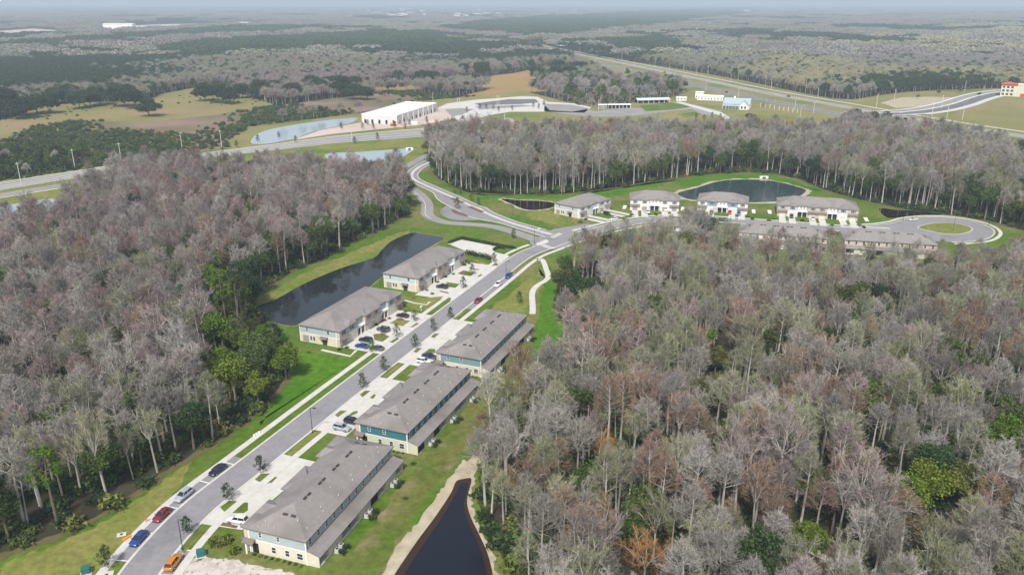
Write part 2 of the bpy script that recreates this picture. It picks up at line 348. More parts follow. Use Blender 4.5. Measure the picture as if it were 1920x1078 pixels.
# ------------------------------------------------------------------ ponds: (outline, bank width)
def pond(pts, m, label, bank=1.6, bank_m=None, sm=5):
    w = smooth(GP(pts), sm, True); cx = sum(p[0] for p in w) / len(w); cyy = sum(p[1] for p in w) / len(w)
    n = len(w); out = []
    area = sum(w[i][0] * w[(i + 1) % n][1] - w[(i + 1) % n][0] * w[i][1] for i in range(n))
    sg = 1 if area > 0 else -1
    rr = random.Random(len(pts))
    for i in range(n):
        a = w[i - 1]; b = w[(i + 1) % n]; dx, dy = b[0] - a[0], b[1] - a[1]; l = math.hypot(dx, dy) or 1
        k = bank * (0.35 + 1.3 * rr.random())
        out.append((w[i][0] + sg * dy / l * k, w[i][1] - sg * dx / l * k))
    sheet('pond_bank', out, 0.014, bank_m or M_sand, 'sandy rim of the ' + label)
    return w, sheet('pond', w, 0.020, m, label)
M_shallow = water_mat('brown_shallows', (0.040, 0.020, 0.012), 0.05, 0.03)
wn_, _ = pond([(868, 898), (884, 898), (878, 925), (876, 945), (884, 972), (900, 1005), (915, 1040), (925, 1090), (915, 1150), (700, 1150), (735, 1085), (752, 1058), (785, 1010), (815, 970), (845, 925), (855, 903)], M_shallow, 'dark brown pond behind the nearest townhouse', 0.9)
sl_ = smooth(GP([(690, 1130), (718, 1074), (745, 1023), (770, 995), (793, 966), (815, 936), (834, 908), (858, 877), (870, 862), (888, 880), (882, 900), (862, 905), (850, 925), (830, 955), (800, 990), (772, 1030), (750, 1072), (735, 1130)]), 6, True); jr_ = random.Random(9); sl_ = [(x + jr_.uniform(-.35, .35), y + jr_.uniform(-.35, .35)) for x, y in sl_]
sheet('sand_bank', sl_, 0.0125, M_sand, 'broad sandy bank left of the dark brown pond')
sheet('pond_deep', [w_ for w_ in smooth(GP([(872, 906), (878, 908), (873, 930), (870, 950), (878, 980), (893, 1010), (906, 1045), (914, 1090), (905, 1150), (722, 1150), (752, 1088), (768, 1060), (800, 1012), (826, 974), (852, 930), (862, 910)]), 5, True)], 0.026, M_water_deep, 'deep navy middle of the dark brown pond')
sheet('sand_path', GP([(880, 862), (905, 835), (920, 825), (915, 850), (895, 880), (884, 897), (868, 897), (862, 880)]), 0.016, M_sand, 'sandy washout above the dark brown pond', 3)
pond([(478, 578), (520, 560), (575, 530), (640, 503), (700, 484), (715, 470), (735, 452), (772, 437), (800, 440), (832, 446), (815, 458), (780, 478), (715, 520), (690, 540), (650, 560), (590, 590), (555, 610), (520, 606), (490, 597)], M_water, 'long pond behind the left hand townhouses', 0.9, M_lawn_dry)
pond([(940, 373), (975, 376), (1010, 377), (1040, 381), (1040, 388), (1010, 394), (985, 393), (960, 383)], M_water_dark, 'small dark pond by the boulevard', 1.6)
pond([(1272, 362), (1308, 352), (1350, 340), (1400, 337), (1450, 340), (1500, 352), (1510, 360), (1480, 375), (1400, 380), (1310, 376), (1280, 370)], M_water_teal, 'green grey pond behind the far townhouses', 2.6)
pond([(1648, 391), (1680, 394), (1720, 396), (1768, 402), (1730, 405), (1690, 408), (1662, 408)], M_water_dark, 'narrow dark pond beside the turning circle', 0.8, M_lawn_dry)
pond([(610, 290), (680, 285), (768, 279), (772, 284), (740, 302), (700, 312), (640, 310)], M_water_sky, 'pale pond beyond the left wood', 0.6, M_lawn_dry)
pond([(470, 268), (490, 248), (560, 233), (640, 223), (672, 222), (655, 232), (590, 247), (560, 258), (545, 262), (500, 270)], M_water_sky, 'large pale pond beside the white building', 0.8, M_lawn_dry)
pond([(-90, 412), (0, 388), (60, 378), (100, 373), (110, 385), (60, 410), (0, 425), (-90, 450)], M_water_sky, 'pale water at the left edge', 0.6, M_lawn_dry)

# ------------------------------------------------------------------ the curved street
STREET = smooth([(-72.4, 108), (-71.9, 126), (-71.4, 132.5), (-70.3, 140), (-68.6, 147.5), (-66, 155), (-62.4, 164), (-45.8, 206.3), (-22.9, 263.3), (-7.7, 301), (1.2, 323.5), (7.5, 335.5), (16, 346), (27.5, 359.5),
                 (40, 371.5), (53, 382), (66, 389.5), (77, 393.5), (88, 394.7), (105, 391), (130, 383.3), (158, 374.5), (185, 368)], 6)
HW = 3.65
ribbon('street', STREET, -HW, HW, 0.026, M_asph, label='grey asphalt street curving past the townhouses')
sL = near_s(STREET, G(244, 1052)); sL2 = near_s(STREET, G(443, 872))
X_s = near_s(STREET, (22, 354))
sEnd = near_s(STREET, (185, 368))
ribbon('kerb', arc(STREET, 0, X_s - 14), -HW - 0.55, -HW, 0.0, M_conc, 0.13, 'white concrete kerb along the left of the street')
ribbon('kerb', arc(STREET, 0, sEnd - 3), HW, HW + 0.55, 0.0, M_conc, 0.13, 'white concrete kerb along the right of the street')
ribbon('kerb', arc(STREET, X_s + 17, sEnd - 3), -HW - 0.55, -HW, 0.0, M_conc, 0.13, 'white concrete kerb along the far side of the street')
ribbon('pavement', arc(STREET, sL - 8, X_s - 14), -8.3, -6.6, 0.0, M_conc, 0.105, 'white concrete footpath along the left of the street')
ribbon('pavement', arc(STREET, 0, X_s + 60), 6.6, 8.3, 0.0, M_conc, 0.105, 'white concrete footpath along the right of the street')
ribbon('pavement', arc(STREET, X_s + 17, sEnd - 3), -8.0, -6.4, 0.0, M_conc, 0.105, 'pale footpath before the far townhouses')
ribbon('parking_bay', arc(STREET, sL, sL2 + 3), -6.6, -HW - 0.55, 0.022, M_asph, label='roadside parking bay with five cars')
ribbon('parking_bay', arc(STREET, 0, near_s(STREET, G(335, 1030))), HW + 0.55, 6.6, 0.022, M_asph, label='parking bay with the orange car')
ribbon('parking_bay', arc(STREET, near_s(STREET, G(868, 578)), near_s(STREET, G(955, 512))), HW + 0.55, 6.6, 0.022, M_asph, label='parking bay by the olive lawn')
mk = MB()
def bar(line, s, a, b, w=0.25, z=0.031):
    p, q = arc(line, s - w / 2, s + w / 2, w); ribbon_mb(mk, [p, q], a, b, z)
for p in ((244, 1052), (290, 1000), (333, 953), (388, 905), (443, 872)): bar(STREET, near_s(STREET, G(*p)), -6.6, -HW - 0.55, 0.3)
for p in ((335, 1030), (300, 1078)): bar(STREET, near_s(STREET, G(*p)), HW + 0.55, 6.6, 0.3)
# turning circle
LOOP = smooth(GP([(1600, 428), (1644, 424), (1676, 421.5), (1705, 416), (1740, 412.5), (1785, 412), (1827, 418), (1851, 430), (1852, 440), (1830, 447), (1790, 448.5), (1740, 446), (1700, 442), (1660, 440)]), 6)
ring = smooth(GP([(1590, 427), (1644, 422.5), (1676, 418), (1702, 411), (1740, 407.5), (1785, 409), (1832, 417), (1860, 430), (1861, 441), (1841, 450), (1794, 454), (1740, 452), (1690, 447), (1640, 445), (1590, 436)]), 5, True)
sheet('turning_circle', ring, 0.027, M_asph, 'grey asphalt turning circle at the end of the street')
isl = smooth(GP([(1722, 427), (1747, 420), (1785, 419), (1815, 425), (1821, 432), (1804, 438), (1775, 439), (1747, 434)]), 5, True)
def grown(w, k):
    n = len(w); a = sum(w[i][0] * w[(i + 1) % n][1] - w[(i + 1) % n][0] * w[i][1] for i in range(n)); sg = 1 if a > 0 else -1; o = []
    for i in range(n):
        p, q = w[i - 1], w[(i + 1) % n]; dx, dy = q[0] - p[0], q[1] - p[1]; l = math.hypot(dx, dy) or 1; o.append((w[i][0] + sg * dy / l * k, w[i][1] - sg * dx / l * k))
    return o
def raised(name, w, z1, m, label, top=None):
    b = MB(); b.prism(w, 0.0, z1); return struct(b.build(name, m), label)
raised('kerb', grown(isl, 0.5), 0.12, M_conc, 'pale kerb round the grass island')
raised('traffic_island', isl, 0.16, M_lawn_dry, 'oval grass island in the turning circle')
outer = ring[:int(len(ring) * 10.5 / 15)]
ribbon('kerb', outer, -0.6, 0, 0.0, M_conc, 0.13, 'white kerb round the turning circle')
ribbon('pavement', outer, -3.6, -2.0, 0.0, M_conc, 0.105, 'white footpath round the turning circle')

# ------------------------------------------------------------------ the boulevard that meets it
z1 = lambda pts: GP([(740 + x * 0.18549, 270 + y * 0.18549) for x, y in pts])
bl = smooth(z1([(420, 110), (340, 150), (240, 200), (150, 260), (112, 310), (110, 350), (150, 382), (250, 430), (330, 465), (390, 500), (420, 550), (470, 590), (540, 628), (640, 680), (745, 735), (860, 765), (1050, 800), (1250, 862), (1450, 922), (1560, 955)]), 4)
br = smooth(z1([(480, 150), (405, 192), (320, 230), (262, 275), (238, 312), (250, 345), (300, 378), (400, 422), (560, 492), (700, 552), (850, 622), (925, 645), (1000, 692), (1200, 772), (1400, 832), (1650, 900)]), 4)
sheet('boulevard', bl + br[::-1], 0.024, M_asph, 'grey entrance boulevard leading down to the crossing')
sheet('crossing', [(10, 341), (22, 341), (37, 360), (48, 372), (38, 384), (20, 374), (8, 352)], 0.0245, M_asph, 'grey asphalt at the street crossing')
ribbon('kerb', bl[:-2], -0.55, 0, 0.0, M_conc, 0.13, 'white kerb on the left of the boulevard')
ribbon('kerb', br[:-2], 0, 0.55, 0.0, M_conc, 0.13, 'white kerb on the right of the boulevard')
ribbon('pavement', br, 3.2, 5.0, 0.0, M_conc, 0.105, 'white footpath on the right of the boulevard')
by = smooth(z1([(420, 60), (320, 120), (160, 205), (40, 275), (10, 330), (40, 380), (120, 425), (200, 470), (270, 530), (325, 600), (330, 660), (330, 710), (390, 755), (520, 795), (700, 810), (900, 825), (1060, 850), (1260, 910), (1440, 975), (1500, 990)]), 5)
ribbon('slip_road', by, -3.2, 3.2, 0.022, M_asph_old, label='older grey road winding beside the boulevard')
ribbon_mb(mk, arc(by, near_s(by, z1([(200, 480)])[0]), near_s(by, z1([(360, 760)])[0])), 0.9, 1.15, 0.030)
sheet('lay_by', smooth(z1([(535, 628), (470, 665), (465, 700), (500, 735), (580, 765), (700, 775), (860, 766), (760, 740), (640, 690)]), 4, True), 0.0235, M_asph, 'curved parking lay-by beside the boulevard')
raised('traffic_island', smooth(z1([(572, 672), (600, 664), (650, 685), (735, 722), (735, 735), (690, 730), (610, 705)]), 3, True), 0.14, M_mulch, 'mulched island beside the lay-by')
for a, b in (((572, 550), (692, 598)), ((755, 636), (888, 692))):
    p, q = z1([a, b]); raised('traffic_island', [(p[0] - .9, p[1] - 1.2), (q[0] - .9, q[1] - 1.2), (q[0] + 1, q[1] + 1.3), (p[0] + 1, p[1] + 1.3)], 0.14, M_mulch, 'narrow mulched island in the boulevard')
for k in range(6):                                            # crosswalk bars
    for (a, b) in (((1585, 948), (1680, 905)), ((1490, 1020), (1600, 1062))):
        p, q = z1([a, b]); t = (k + 0.5) / 6; c = (p[0] + (q[0] - p[0]) * t, p[1] + (q[1] - p[1]) * t)
        d = (0.83, 0.55) if b[1] < a[1] else (0.55, -0.83)
        d = (-0.62, 0.78) if b[1] < a[1] else (0.78, 0.62)
        mk.poly([(c[0] - d[0] * 1.5 - d[1] * .3, c[1] - d[1] * 1.5 + d[0] * .3, .031), (c[0] - d[0] * 1.5 + d[1] * .3, c[1] - d[1] * 1.5 - d[0] * .3, .031), (c[0] + d[0] * 1.5 + d[1] * .3, c[1] + d[1] * 1.5 - d[0] * .3, .031), (c[0] + d[0] * 1.5 - d[1] * .3, c[1] + d[1] * 1.5 + d[0] * .3, .031)])
bar(STREET, X_s - 12, 0.4, 3.4, 0.5)
for p in ((1460, 858), (1495, 897)):
    c = z1([p])[0]; mk.poly([(c[0] - .5, c[1] - .8, .031), (c[0] + .5, c[1] - .8, .031), (c[0] + .5, c[1] + .8, .031), (c[0] - .5, c[1] + .8, .031)])
c = z1([(1525, 912)])[0]; ribbon_mb(mk, [c, (c[0] + 1.6, c[1] + 2.6)], -.25, .25, .031)
sheet('pavement', z1([(1425, 1010), (1530, 965), (1560, 985), (1545, 1000), (1440, 1030)]), 0.032, M_conc, 'white corner paving at the crossing')
# curved garden path on the olive lawn
path = smooth([G(880 + x / 5.9875, 420 + y / 5.9875) for x, y in ((760, 405), (810, 400), (835, 430), (860, 500), (880, 560), (885, 600), (850, 640), (780, 680), (725, 730), (705, 790), (708, 880), (712, 960), (708, 1010))], 5)
ribbon('footpath', path, -1.1, 1.1, 0.0, M_conc, 0.105, 'white concrete path winding down the olive lawn')

# ------------------------------------------------------------------ wide road, car parks, highway
RL = smooth(GP([(-90, 359), (0, 345), (190, 316), (320, 298), (425, 284), (520, 272), (640, 256), (764, 245), (850, 239), (900, 231), (960, 222)]), 4)
RR = smooth(GP([(-90, 372), (0, 357), (190, 326), (320, 307), (425, 292), (520, 281), (640, 268), (764, 259), (850, 251), (905, 240), (965, 228)]), 4)
sheet('wide_road', RL + RR[::-1], 0.02, M_asph_old, 'pale grey four lane road crossing behind the left wood')
RL2 = smooth(GP([(-90, 379), (0, 363), (130, 342), (250, 324), (380, 305), (440, 297)]), 3); RR2 = smooth(GP([(-90, 388), (0, 370), (130, 349), (250, 330), (380, 311), (440, 302)]), 3)
sheet('wide_road', RL2 + RR2[::-1], 0.021, M_asph_old, 'near carriageway of the wide road')
for k, t in enumerate((0.03, 0.35, 0.65, 0.97)):
    ln = [(a[0] + (b[0] - a[0]) * t, a[1] + (b[1] - a[1]) * t) for a, b in zip(RL, RR)]
    ribbon_mb(mk, ln, -0.35, 0.35, 0.026)
ribbon('pavement', RL, -4.5, -2.5, 0.0, M_conc, 0.105, 'pale footpath along the wide road'); ribbon('pavement', RR2, 1.0, 2.8, 0.0, M_conc, 0.105, 'pale footpath along the near carriageway')
z3 = lambda pts: GP([(660 + x * 0.22917, 150 + y * 0.22917) for x, y in pts])
sheet('dirt_yard', GP([(545, 264), (600, 245), (660, 233), (690, 228), (750, 222), (825, 203), (850, 205), (860, 215), (845, 226), (780, 236), (700, 244), (620, 252)]), 0.0125, M_dirt, 'pinkish bare dirt round the new white building')
sheet('car_park', z3([(700, 230), (780, 195), (1000, 165), (1400, 135), (1520, 140), (1600, 180), (1820, 195), (1960, 225), (1900, 270), (1600, 262), (1300, 262), (1150, 285), (1010, 320), (930, 390), (830, 400), (860, 330), (780, 270)]), 0.012, M_conc, 'pale concrete car park beyond the far wood')
for pts in ([(1000, 195), (1280, 160), (1500, 158), (1530, 185), (1380, 200), (1200, 205), (1050, 215)], [(760, 240), (880, 232), (1000, 240), (900, 285), (820, 300), (780, 265)], [(1560, 195), (1800, 205), (1950, 235), (1800, 262), (1620, 250)], [(1010, 215), (1200, 212), (1380, 205), (1500, 215), (1200, 235), (1040, 245)]):
    sheet('car_park_asphalt', z3(pts), 0.016, M_asph_dark if pts[0][0] == 1000 else M_asph_old, 'dark asphalt lane in the pale car park' if pts[0][0] == 1000 else 'grey asphalt lane in the pale car park')
sheet('lawn_patch', z3([(960, 365), (1000, 345), (1150, 315), (1300, 300), (1330, 330), (1200, 360), (1080, 378)]), 0.013, M_lawn, 'green verge at the car park entrance')
z4 = lambda pts: GP([(1060 + x * 0.19792, 140 + y * 0.19792) for x, y in pts])
sheet('service_road', z4([(-200, 300), (100, 300), (280, 350), (600, 310), (680, 320), (1060, 265), (1100, 262), (1480, 345), (1400, 395), (1280, 375), (1200, 330), (900, 360), (600, 400), (200, 400), (-200, 350)]), 0.012, M_asph_old, 'pale service lane by the long shed')
sheet('lawn_patch', z4([(700, 300), (960, 265), (1150, 290), (1180, 310), (1000, 335), (760, 350)]), 0.016, M_lawn, 'green plot in front of the long shed')
sheet('lawn_patch', z4([(1040, 380), (1230, 355), (1290, 380), (1150, 405)]), 0.016, M_lawn, 'small green plot by the service lane')
sheet('pavement', z4([(1040, 262), (1090, 258), (1480, 360), (1560, 410), (1520, 430), (1440, 380)]), 0.018, M_conc, 'pale path to the grey roofed clubhouse')
HC = smooth(GP([(820, 70), (880, 74.5), (950, 82), (1000, 89.5), (1060, 101.5), (1150, 120.5), (1280, 148), (1400, 174), (1540, 200), (1640, 219), (1760, 240), (1940, 268), (2100, 292)]), 5)
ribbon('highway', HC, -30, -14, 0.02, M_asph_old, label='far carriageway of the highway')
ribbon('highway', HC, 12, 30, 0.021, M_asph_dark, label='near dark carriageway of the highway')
ribbon('footpath', HC, -48, -44, 0.02, M_conc, label='pale path along the far side of the highway')
for o in (-29, -22, -15, 13, 18.5, 24, 29): ribbon_mb(mk, HC, o - .25, o + .25, 0.027)
cs = smooth(GP([(1600, 214), (1690, 211), (1745, 205), (1790, 195), (1830, 182), (1875, 173), (1960, 166)]), 5)
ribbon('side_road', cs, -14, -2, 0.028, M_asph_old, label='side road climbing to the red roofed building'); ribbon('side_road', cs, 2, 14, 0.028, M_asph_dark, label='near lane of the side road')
for o in (-15.5, -1.6, 15.5): ribbon_mb(mk, cs, o - 1.2, o + 1.2, 0.033)
mko = struct(mk.build('road_marking', M_paint), 'white painted lines, bars and crosswalks'); mko.location.z = LIFT
ribbon('pavement', cs[6:], 15, 21, 0.0, M_conc, 0.105, 'pale path along the side road')
sheet('sand_lot', GP([(1650, 193), (1690, 183), (1745, 182), (1800, 184), (1790, 192), (1730, 200), (1680, 203)]), 0.012, M_sand, 'sandy lot beside the side road')
sheet('lawn_patch', GP([(1790, 215), (1850, 190), (1920, 182), (2000, 190), (2000, 262), (1920, 244), (1850, 230)]), 0.012, M_meadow, 'olive grass below the red roofed building')
# ------------------------------------------------------------------ trees
M_bark = mat('pale_bark', (0.50, 0.47, 0.42), 1, 0.1, (0.36, 0.335, 0.30), 0.6, rnd=0.25)
M_barkd = mat('brown_bark', (0.16, 0.12, 0.09), 1, 0.1, (0.22, 0.18, 0.14), 0.8, rnd=0.2)
TW = {
 'grey': mat('grey_twigs', (0.315, 0.292, 0.25), 1, 0.05, island=0.3, rnd=0.3, zone=((0.30, 0.285, 0.27), 0.03)),
 'mauve': mat('mauve_twigs', (0.31, 0.225, 0.215), 1, 0.05, island=0.3, rnd=0.28, zone=((0.29, 0.245, 0.235), 0.025)),
 'brown': mat('brown_twigs', (0.235, 0.150, 0.10), 1, 0.05, island=0.3, rnd=0.25, zone=((0.27, 0.19, 0.14), 0.03)),
 'pale': mat('lichen_twigs', (0.245, 0.255, 0.14), 1, 0.05, island=0.3, rnd=0.28, zone=((0.26, 0.255, 0.18), 0.03)),
 'straw': mat('straw_twigs', (0.34, 0.315, 0.19), 1, 0.05, island=0.2, rnd=0.15),
 'rust': mat('rust_buds', (0.42, 0.24, 0.07), 1, 0.05, island=0.25, rnd=0.15),
}
LF = {
 'green': mat('green_leaves', (0.055, 0.095, 0.018), 0.8, 0.2, island=0.5, rnd=0.3, zone=((0.08, 0.10, 0.03), 0.03)),
 'bright': mat('bright_leaves', (0.075, 0.15, 0.008), 0.8, 0.2, island=0.6, rnd=0.3, zone=((0.12, 0.155, 0.014), 0.02)),
 'dark': mat('dark_leaves', (0.030, 0.055, 0.018), 0.8, 0.2, island=0.5, rnd=0.3),
 'olive': mat('olive_leaves', (0.13, 0.14, 0.035), 0.8, 0.2, island=0.45, rnd=0.25, zone=((0.085, 0.115, 0.02), 0.05)),
}
for k_, c_ in {'far_grey': (0.28, 0.26, 0.23), 'far_mauve': (0.275, 0.23, 0.215), 'far_pale': (0.26, 0.262, 0.18), 'far_straw': (0.36, 0.335, 0.21)}.items(): TW[k_] = mat(k_ + '_twigs', c_, 1, 0.05, island=0.14, rnd=0.12)  # the straw tint carries painted sunlight for the upper right woods
LF['far_green'] = mat('far_green_leaves', (0.05, 0.085, 0.03), 1, 0.1, island=0.25, rnd=0.12); LF['far_dark'] = mat('far_dark_leaves', (0.035, 0.06, 0.025), 1, 0.1, island=0.25, rnd=0.12)
def unit(v): return v / (np.linalg.norm(v) + 1e-9)
class TM:
    """triangles of one tree: slot 0 bark, slot 1 twigs or leaves"""
    def __init__(s, seed): s.r = np.random.default_rng(seed); s.v = []; s.f = []; s.m = []
    def cone(s, p0, p1, r0, r1, n=4, m=0):
        d = unit(p1 - p0); a = unit(np.cross(d, s.r.normal(size=3))); b = np.cross(d, a); k = len(s.v)
        for i in range(n):
            t = 2 * math.pi * i / n; s.v.append(p0 + r0 * (a * math.cos(t) + b * math.sin(t)))
        if r1 <= 0:
            s.v.append(p1)
            for i in range(n): s.f.append((k + i, k + (i + 1) % n, k + n)); s.m.append(m)
        else:
            for i in range(n):
                t = 2 * math.pi * i / n; s.v.append(p1 + r1 * (a * math.cos(t) + b * math.sin(t)))
            for i in range(n): s.f.append((k + i, k + (i + 1) % n, k + n + (i + 1) % n)); s.m.append(m); s.f.append((k + i, k + n + (i + 1) % n, k + n + i)); s.m.append(m)
    def twig(s, p0, p1, w, m=1):
        a = unit(np.cross(p1 - p0, s.r.normal(size=3))) * w * .5; k = len(s.v); s.v += [p0 - a, p0 + a, p1]; s.f.append((k, k + 1, k + 2)); s.m.append(m)
    def leaf(s, c, sz, m=1):
        a = unit(s.r.normal(size=3)); b = unit(np.cross(a, s.r.normal(size=3))); k = len(s.v)
        s.v += [c + a * sz, c - a * sz * .5 + b * sz * .8, c - a * sz * .5 - b * sz * .8]; s.f.append((k, k + 1, k + 2)); s.m.append(m)
    def split(s):
        """(trunk mesh arrays, crown mesh arrays)"""
        return (np.array(s.v, np.float32), np.array(s.f, np.int32), np.array(s.m, np.int32))
    def rnd(s, a, b): return a + (b - a) * s.r.random()
def mesh_from(v, f, m, name, mats):
    used = np.unique(f); remap = np.full(len(v), -1); remap[used] = np.arange(len(used))
    me = bpy.data.meshes.new(name); me.from_pydata(v[used].tolist(), [], remap[f].tolist())
    for x in mats: me.materials.append(x)
    if m is not None: me.polygons.foreach_set('material_index', m.tolist())
    return me
def dirv(az, el): return np.array([math.cos(az) * math.cos(el), math.sin(az) * math.cos(el), math.sin(el)])
def spray(T, p, d, L, n2, n3, w2, w3, up=0.35, spread=0.9):
    """side branches and twigs along a limb"""
    for _ in range(n2):
        t = T.rnd(.25, 1); q = p + d * L * t; e = unit(d + T.r.normal(size=3) * spread * .7 + np.array([0, 0, up])); l2 = T.rnd(.32, .5) * L * (1.15 - .55 * t)
        T.twig(q, q + e * l2, w2, 0); T.twig(q, q + e * l2, w2, 1)
        for _ in range(n3):
            t2 = T.rnd(.2, 1); s = q + e * l2 * t2; g = unit(e + T.r.normal(size=3) * spread * .75 + np.array([0, 0, up])); T.twig(s, s + g * l2 * T.rnd(.4, .75), w3, 1)
def tree_cypress(seed):
    T = TM(seed); H = 18.0; x = T.r.normal(size=2) * .5; top = np.array([x[0], x[1], H * .97]); base = np.zeros(3); mid = np.array([x[0] * .4 + T.rnd(-.25, .25), x[1] * .4 + T.rnd(-.25, .25), H * .5])
    T.cone(base, mid, .30, .17, 6); T.cone(mid, top, .17, .03, 5); nt = len(T.f)
    for i in range(34):
        t = T.rnd(0, 1) ** .8; z = .50 + .46 * t; p = mid + (top - mid) * ((z - .5) / .47) if z > .5 else base + (mid - base) * (z / .5)
        L = (3.9 - 2.3 * t ** 1.8) * T.rnd(.75, 1.15) * (.6 if T.r.random() < .15 else 1)
        d = dirv(T.rnd(0, 2 * math.pi), R(12 + 40 * t + T.rnd(-10, 14)))
        T.cone(p, p + d * L, .05, .012, 3); spray(T, p, d, L, 8, 9, .05, .045)
    for i in range(900):
        t = T.r.random() ** .7; r_ = 3.6 * (1 - t ** 2.2) ** .5 * T.rnd(.8, 1.04) * (1 + .15 * math.sin(3 * t * 6 + seed)); az = T.rnd(0, 6.283); p = np.array([top[0] * t + r_ * math.cos(az), top[1] * t + r_ * math.sin(az), H * (.53 + .46 * t)])
        d = unit(np.array([math.cos(az) * .7, math.sin(az) * .7, .75]) + T.r.normal(size=3) * .35); T.twig(p - d * T.rnd(.6, 1.2), p + d * .2, .055)
    return T, nt
def tree_round(seed, wide=1.0):
    T = TM(seed); H = 18.0; fork = np.array([T.rnd(-.6, .6), T.rnd(-.6, .6), H * T.rnd(.46, .56)]); T.cone(np.zeros(3), fork, .27, .19, 6); nt = len(T.f)
    n = 7
    for i in range(n):
        az = 2 * math.pi * (i + T.rnd(-.3, .3)) / n; el = R(T.rnd(44, 70) if i else 84)
        d = dirv(az, el); L = T.rnd(3.2, 4.4); q = fork + d * L * np.array([wide, wide, 1]); T.cone(fork, q, .14, .09, 4)
        d2 = unit(d + T.r.normal(size=3) * .25 + np.array([0, 0, .3])); L2 = T.rnd(3.4, 4.6); e = q + d2 * L2 * np.array([wide, wide, 1]); T.cone(q, e, .09, .02, 4)
        for (a, b, LL) in ((fork, q, L), (q, e, L2)):
            for _ in range(3 if a is fork else 5):
                t = T.rnd(.45, 1); p = a + (b - a) * t; g = unit((b - a) / LL + T.r.normal(size=3) * .65 + np.array([0, 0, .25])); l = T.rnd(1.8, 3.0) * wide ** .5
                T.cone(p, p + g * l, .05, .012, 3); spray(T, p, g, l, 7, 11, .05, .05)
        spray(T, q, d2, L2, 9, 9, .05, .045)
    for i in range(1000):
        u = unit(T.r.normal(size=3)); u[2] = abs(u[2]) - .12; lump = 1 + .13 * math.sin(4 * math.atan2(u[1], u[0]) + seed) + .1 * math.sin(7 * u[2] + seed)
        p = fork + np.array([0, 0, 2.2]) + u * np.array([5.0 * wide, 5.0 * wide, 6.6]) * lump * T.rnd(.84, 1.02); d = unit(u * .8 + np.array([0, 0, .55]) + T.r.normal(size=3) * .35); T.twig(p - d * T.rnd(.6, 1.3), p + d * .2, .055)
    return T, nt
def tree_leafy(seed, H=13.0, rad=4.6, n=75, sz=.42, low=.35):
    T = TM(seed); T.cone(np.zeros(3), np.array([T.rnd(-.3, .3), T.rnd(-.3, .3), H * .62]), .32, .12, 6); nt = len(T.f)
    lob = [np.array([T.rnd(-.45, .45) * rad, T.rnd(-.45, .45) * rad, H * T.rnd(low + .15, .82)]) for _ in range(7)]
    for i in range(7): T.cone(np.array([0, 0, H * .35]), lob[i], .12, .04, 3)
    for i in range(n):
        c = lob[i % 7]; u = unit(T.r.normal(size=3)); u[2] = abs(u[2]) * 1.0 - .25; k = c + u * np.array([rad * .62, rad * .62, H * .2]) * T.rnd(.55, 1.05)
        for _ in range(54): T.leaf(k + T.r.normal(size=3) * .55, sz * T.rnd(.45, .85))
    return T, nt
def tree_pine(seed):
    T = TM(seed); H = 18.0; m1 = np.array([T.rnd(-.3, .3), T.rnd(-.3, .3), H * .55]); top = np.array([T.rnd(-.6, .6), T.rnd(-.6, .6), H * .93]); T.cone(np.zeros(3), m1, .30, .2, 6); T.cone(m1, top, .2, .05, 5); nt = len(T.f)
    for i in range(24):
        t = T.rnd(0, 1); p = m1 + (top - m1) * t; L = (4.4 - 2.6 * t) * T.rnd(.6, 1.1); d = dirv(T.rnd(0, 6.283), R(T.rnd(0, 35))); T.cone(p, p + d * L, .06, .02, 3)
        for k in range(4):
            c = p + d * L * T.rnd(.5, 1.05) + T.r.normal(size=3) * .35
            for _ in range(26): T.twig(c, c + unit(T.r.normal(size=3) + np.array([0, 0, .35])) * T.rnd(.5, .95), .17)
    return T, nt
def tree_lod(seed, leafy):
    T = TM(seed); H = 15.0; T.cone(np.zeros(3), np.array([0, 0, H * .6]), .3, .1, 3); nt = len(T.f); rad = 4.6
    for i in range(430):
        u = unit(T.r.normal(size=3)); u[2] = abs(u[2]) * 1.1 - .3; p = np.array([0, 0, H * .58]) + u * np.array([rad, rad, H * .40]) * T.rnd(.45, 1.0) * (1 + .14 * math.sin(5 * math.atan2(u[1], u[0]) + seed))
        if leafy: T.leaf(p, T.rnd(.6, 1.0))
        else: T.twig(p, p + unit(u + T.r.normal(size=3) * .5 + np.array([0, 0, .4])) * T.rnd(1.2, 2.2), .34)
    return T, nt
def clump(seed):
    """a piece of far off canopy 60 m across"""
    T = TM(seed)
    for i in range(46):
        a = T.rnd(0, 6.283); rr = 30 * math.sqrt(T.r.random()); c = np.array([rr * math.cos(a), rr * math.sin(a), T.rnd(9, 13)]); w = T.rnd(4, 6.5)
        for k in range(26):
            u = unit(T.r.normal(size=3)); u[2] = abs(u[2]); T.leaf(c + u * np.array([w, w, 4.2]) * T.rnd(.85, 1.05), T.rnd(1.2, 2.1), 1)
    return T, 0
def bush(seed, rad=1.5, n=16, sz=.3):
    T = TM(seed)
    for i in range(n):
        u = unit(T.r.normal(size=3)); u[2] = abs(u[2]); k = u * rad * np.array([1, 1, 1.1]) * T.rnd(.3, 1)
        for _ in range(13): T.leaf(k + T.r.normal(size=3) * .28 * rad / 1.5, sz * T.rnd(.6, 1.2))
    return T, 0
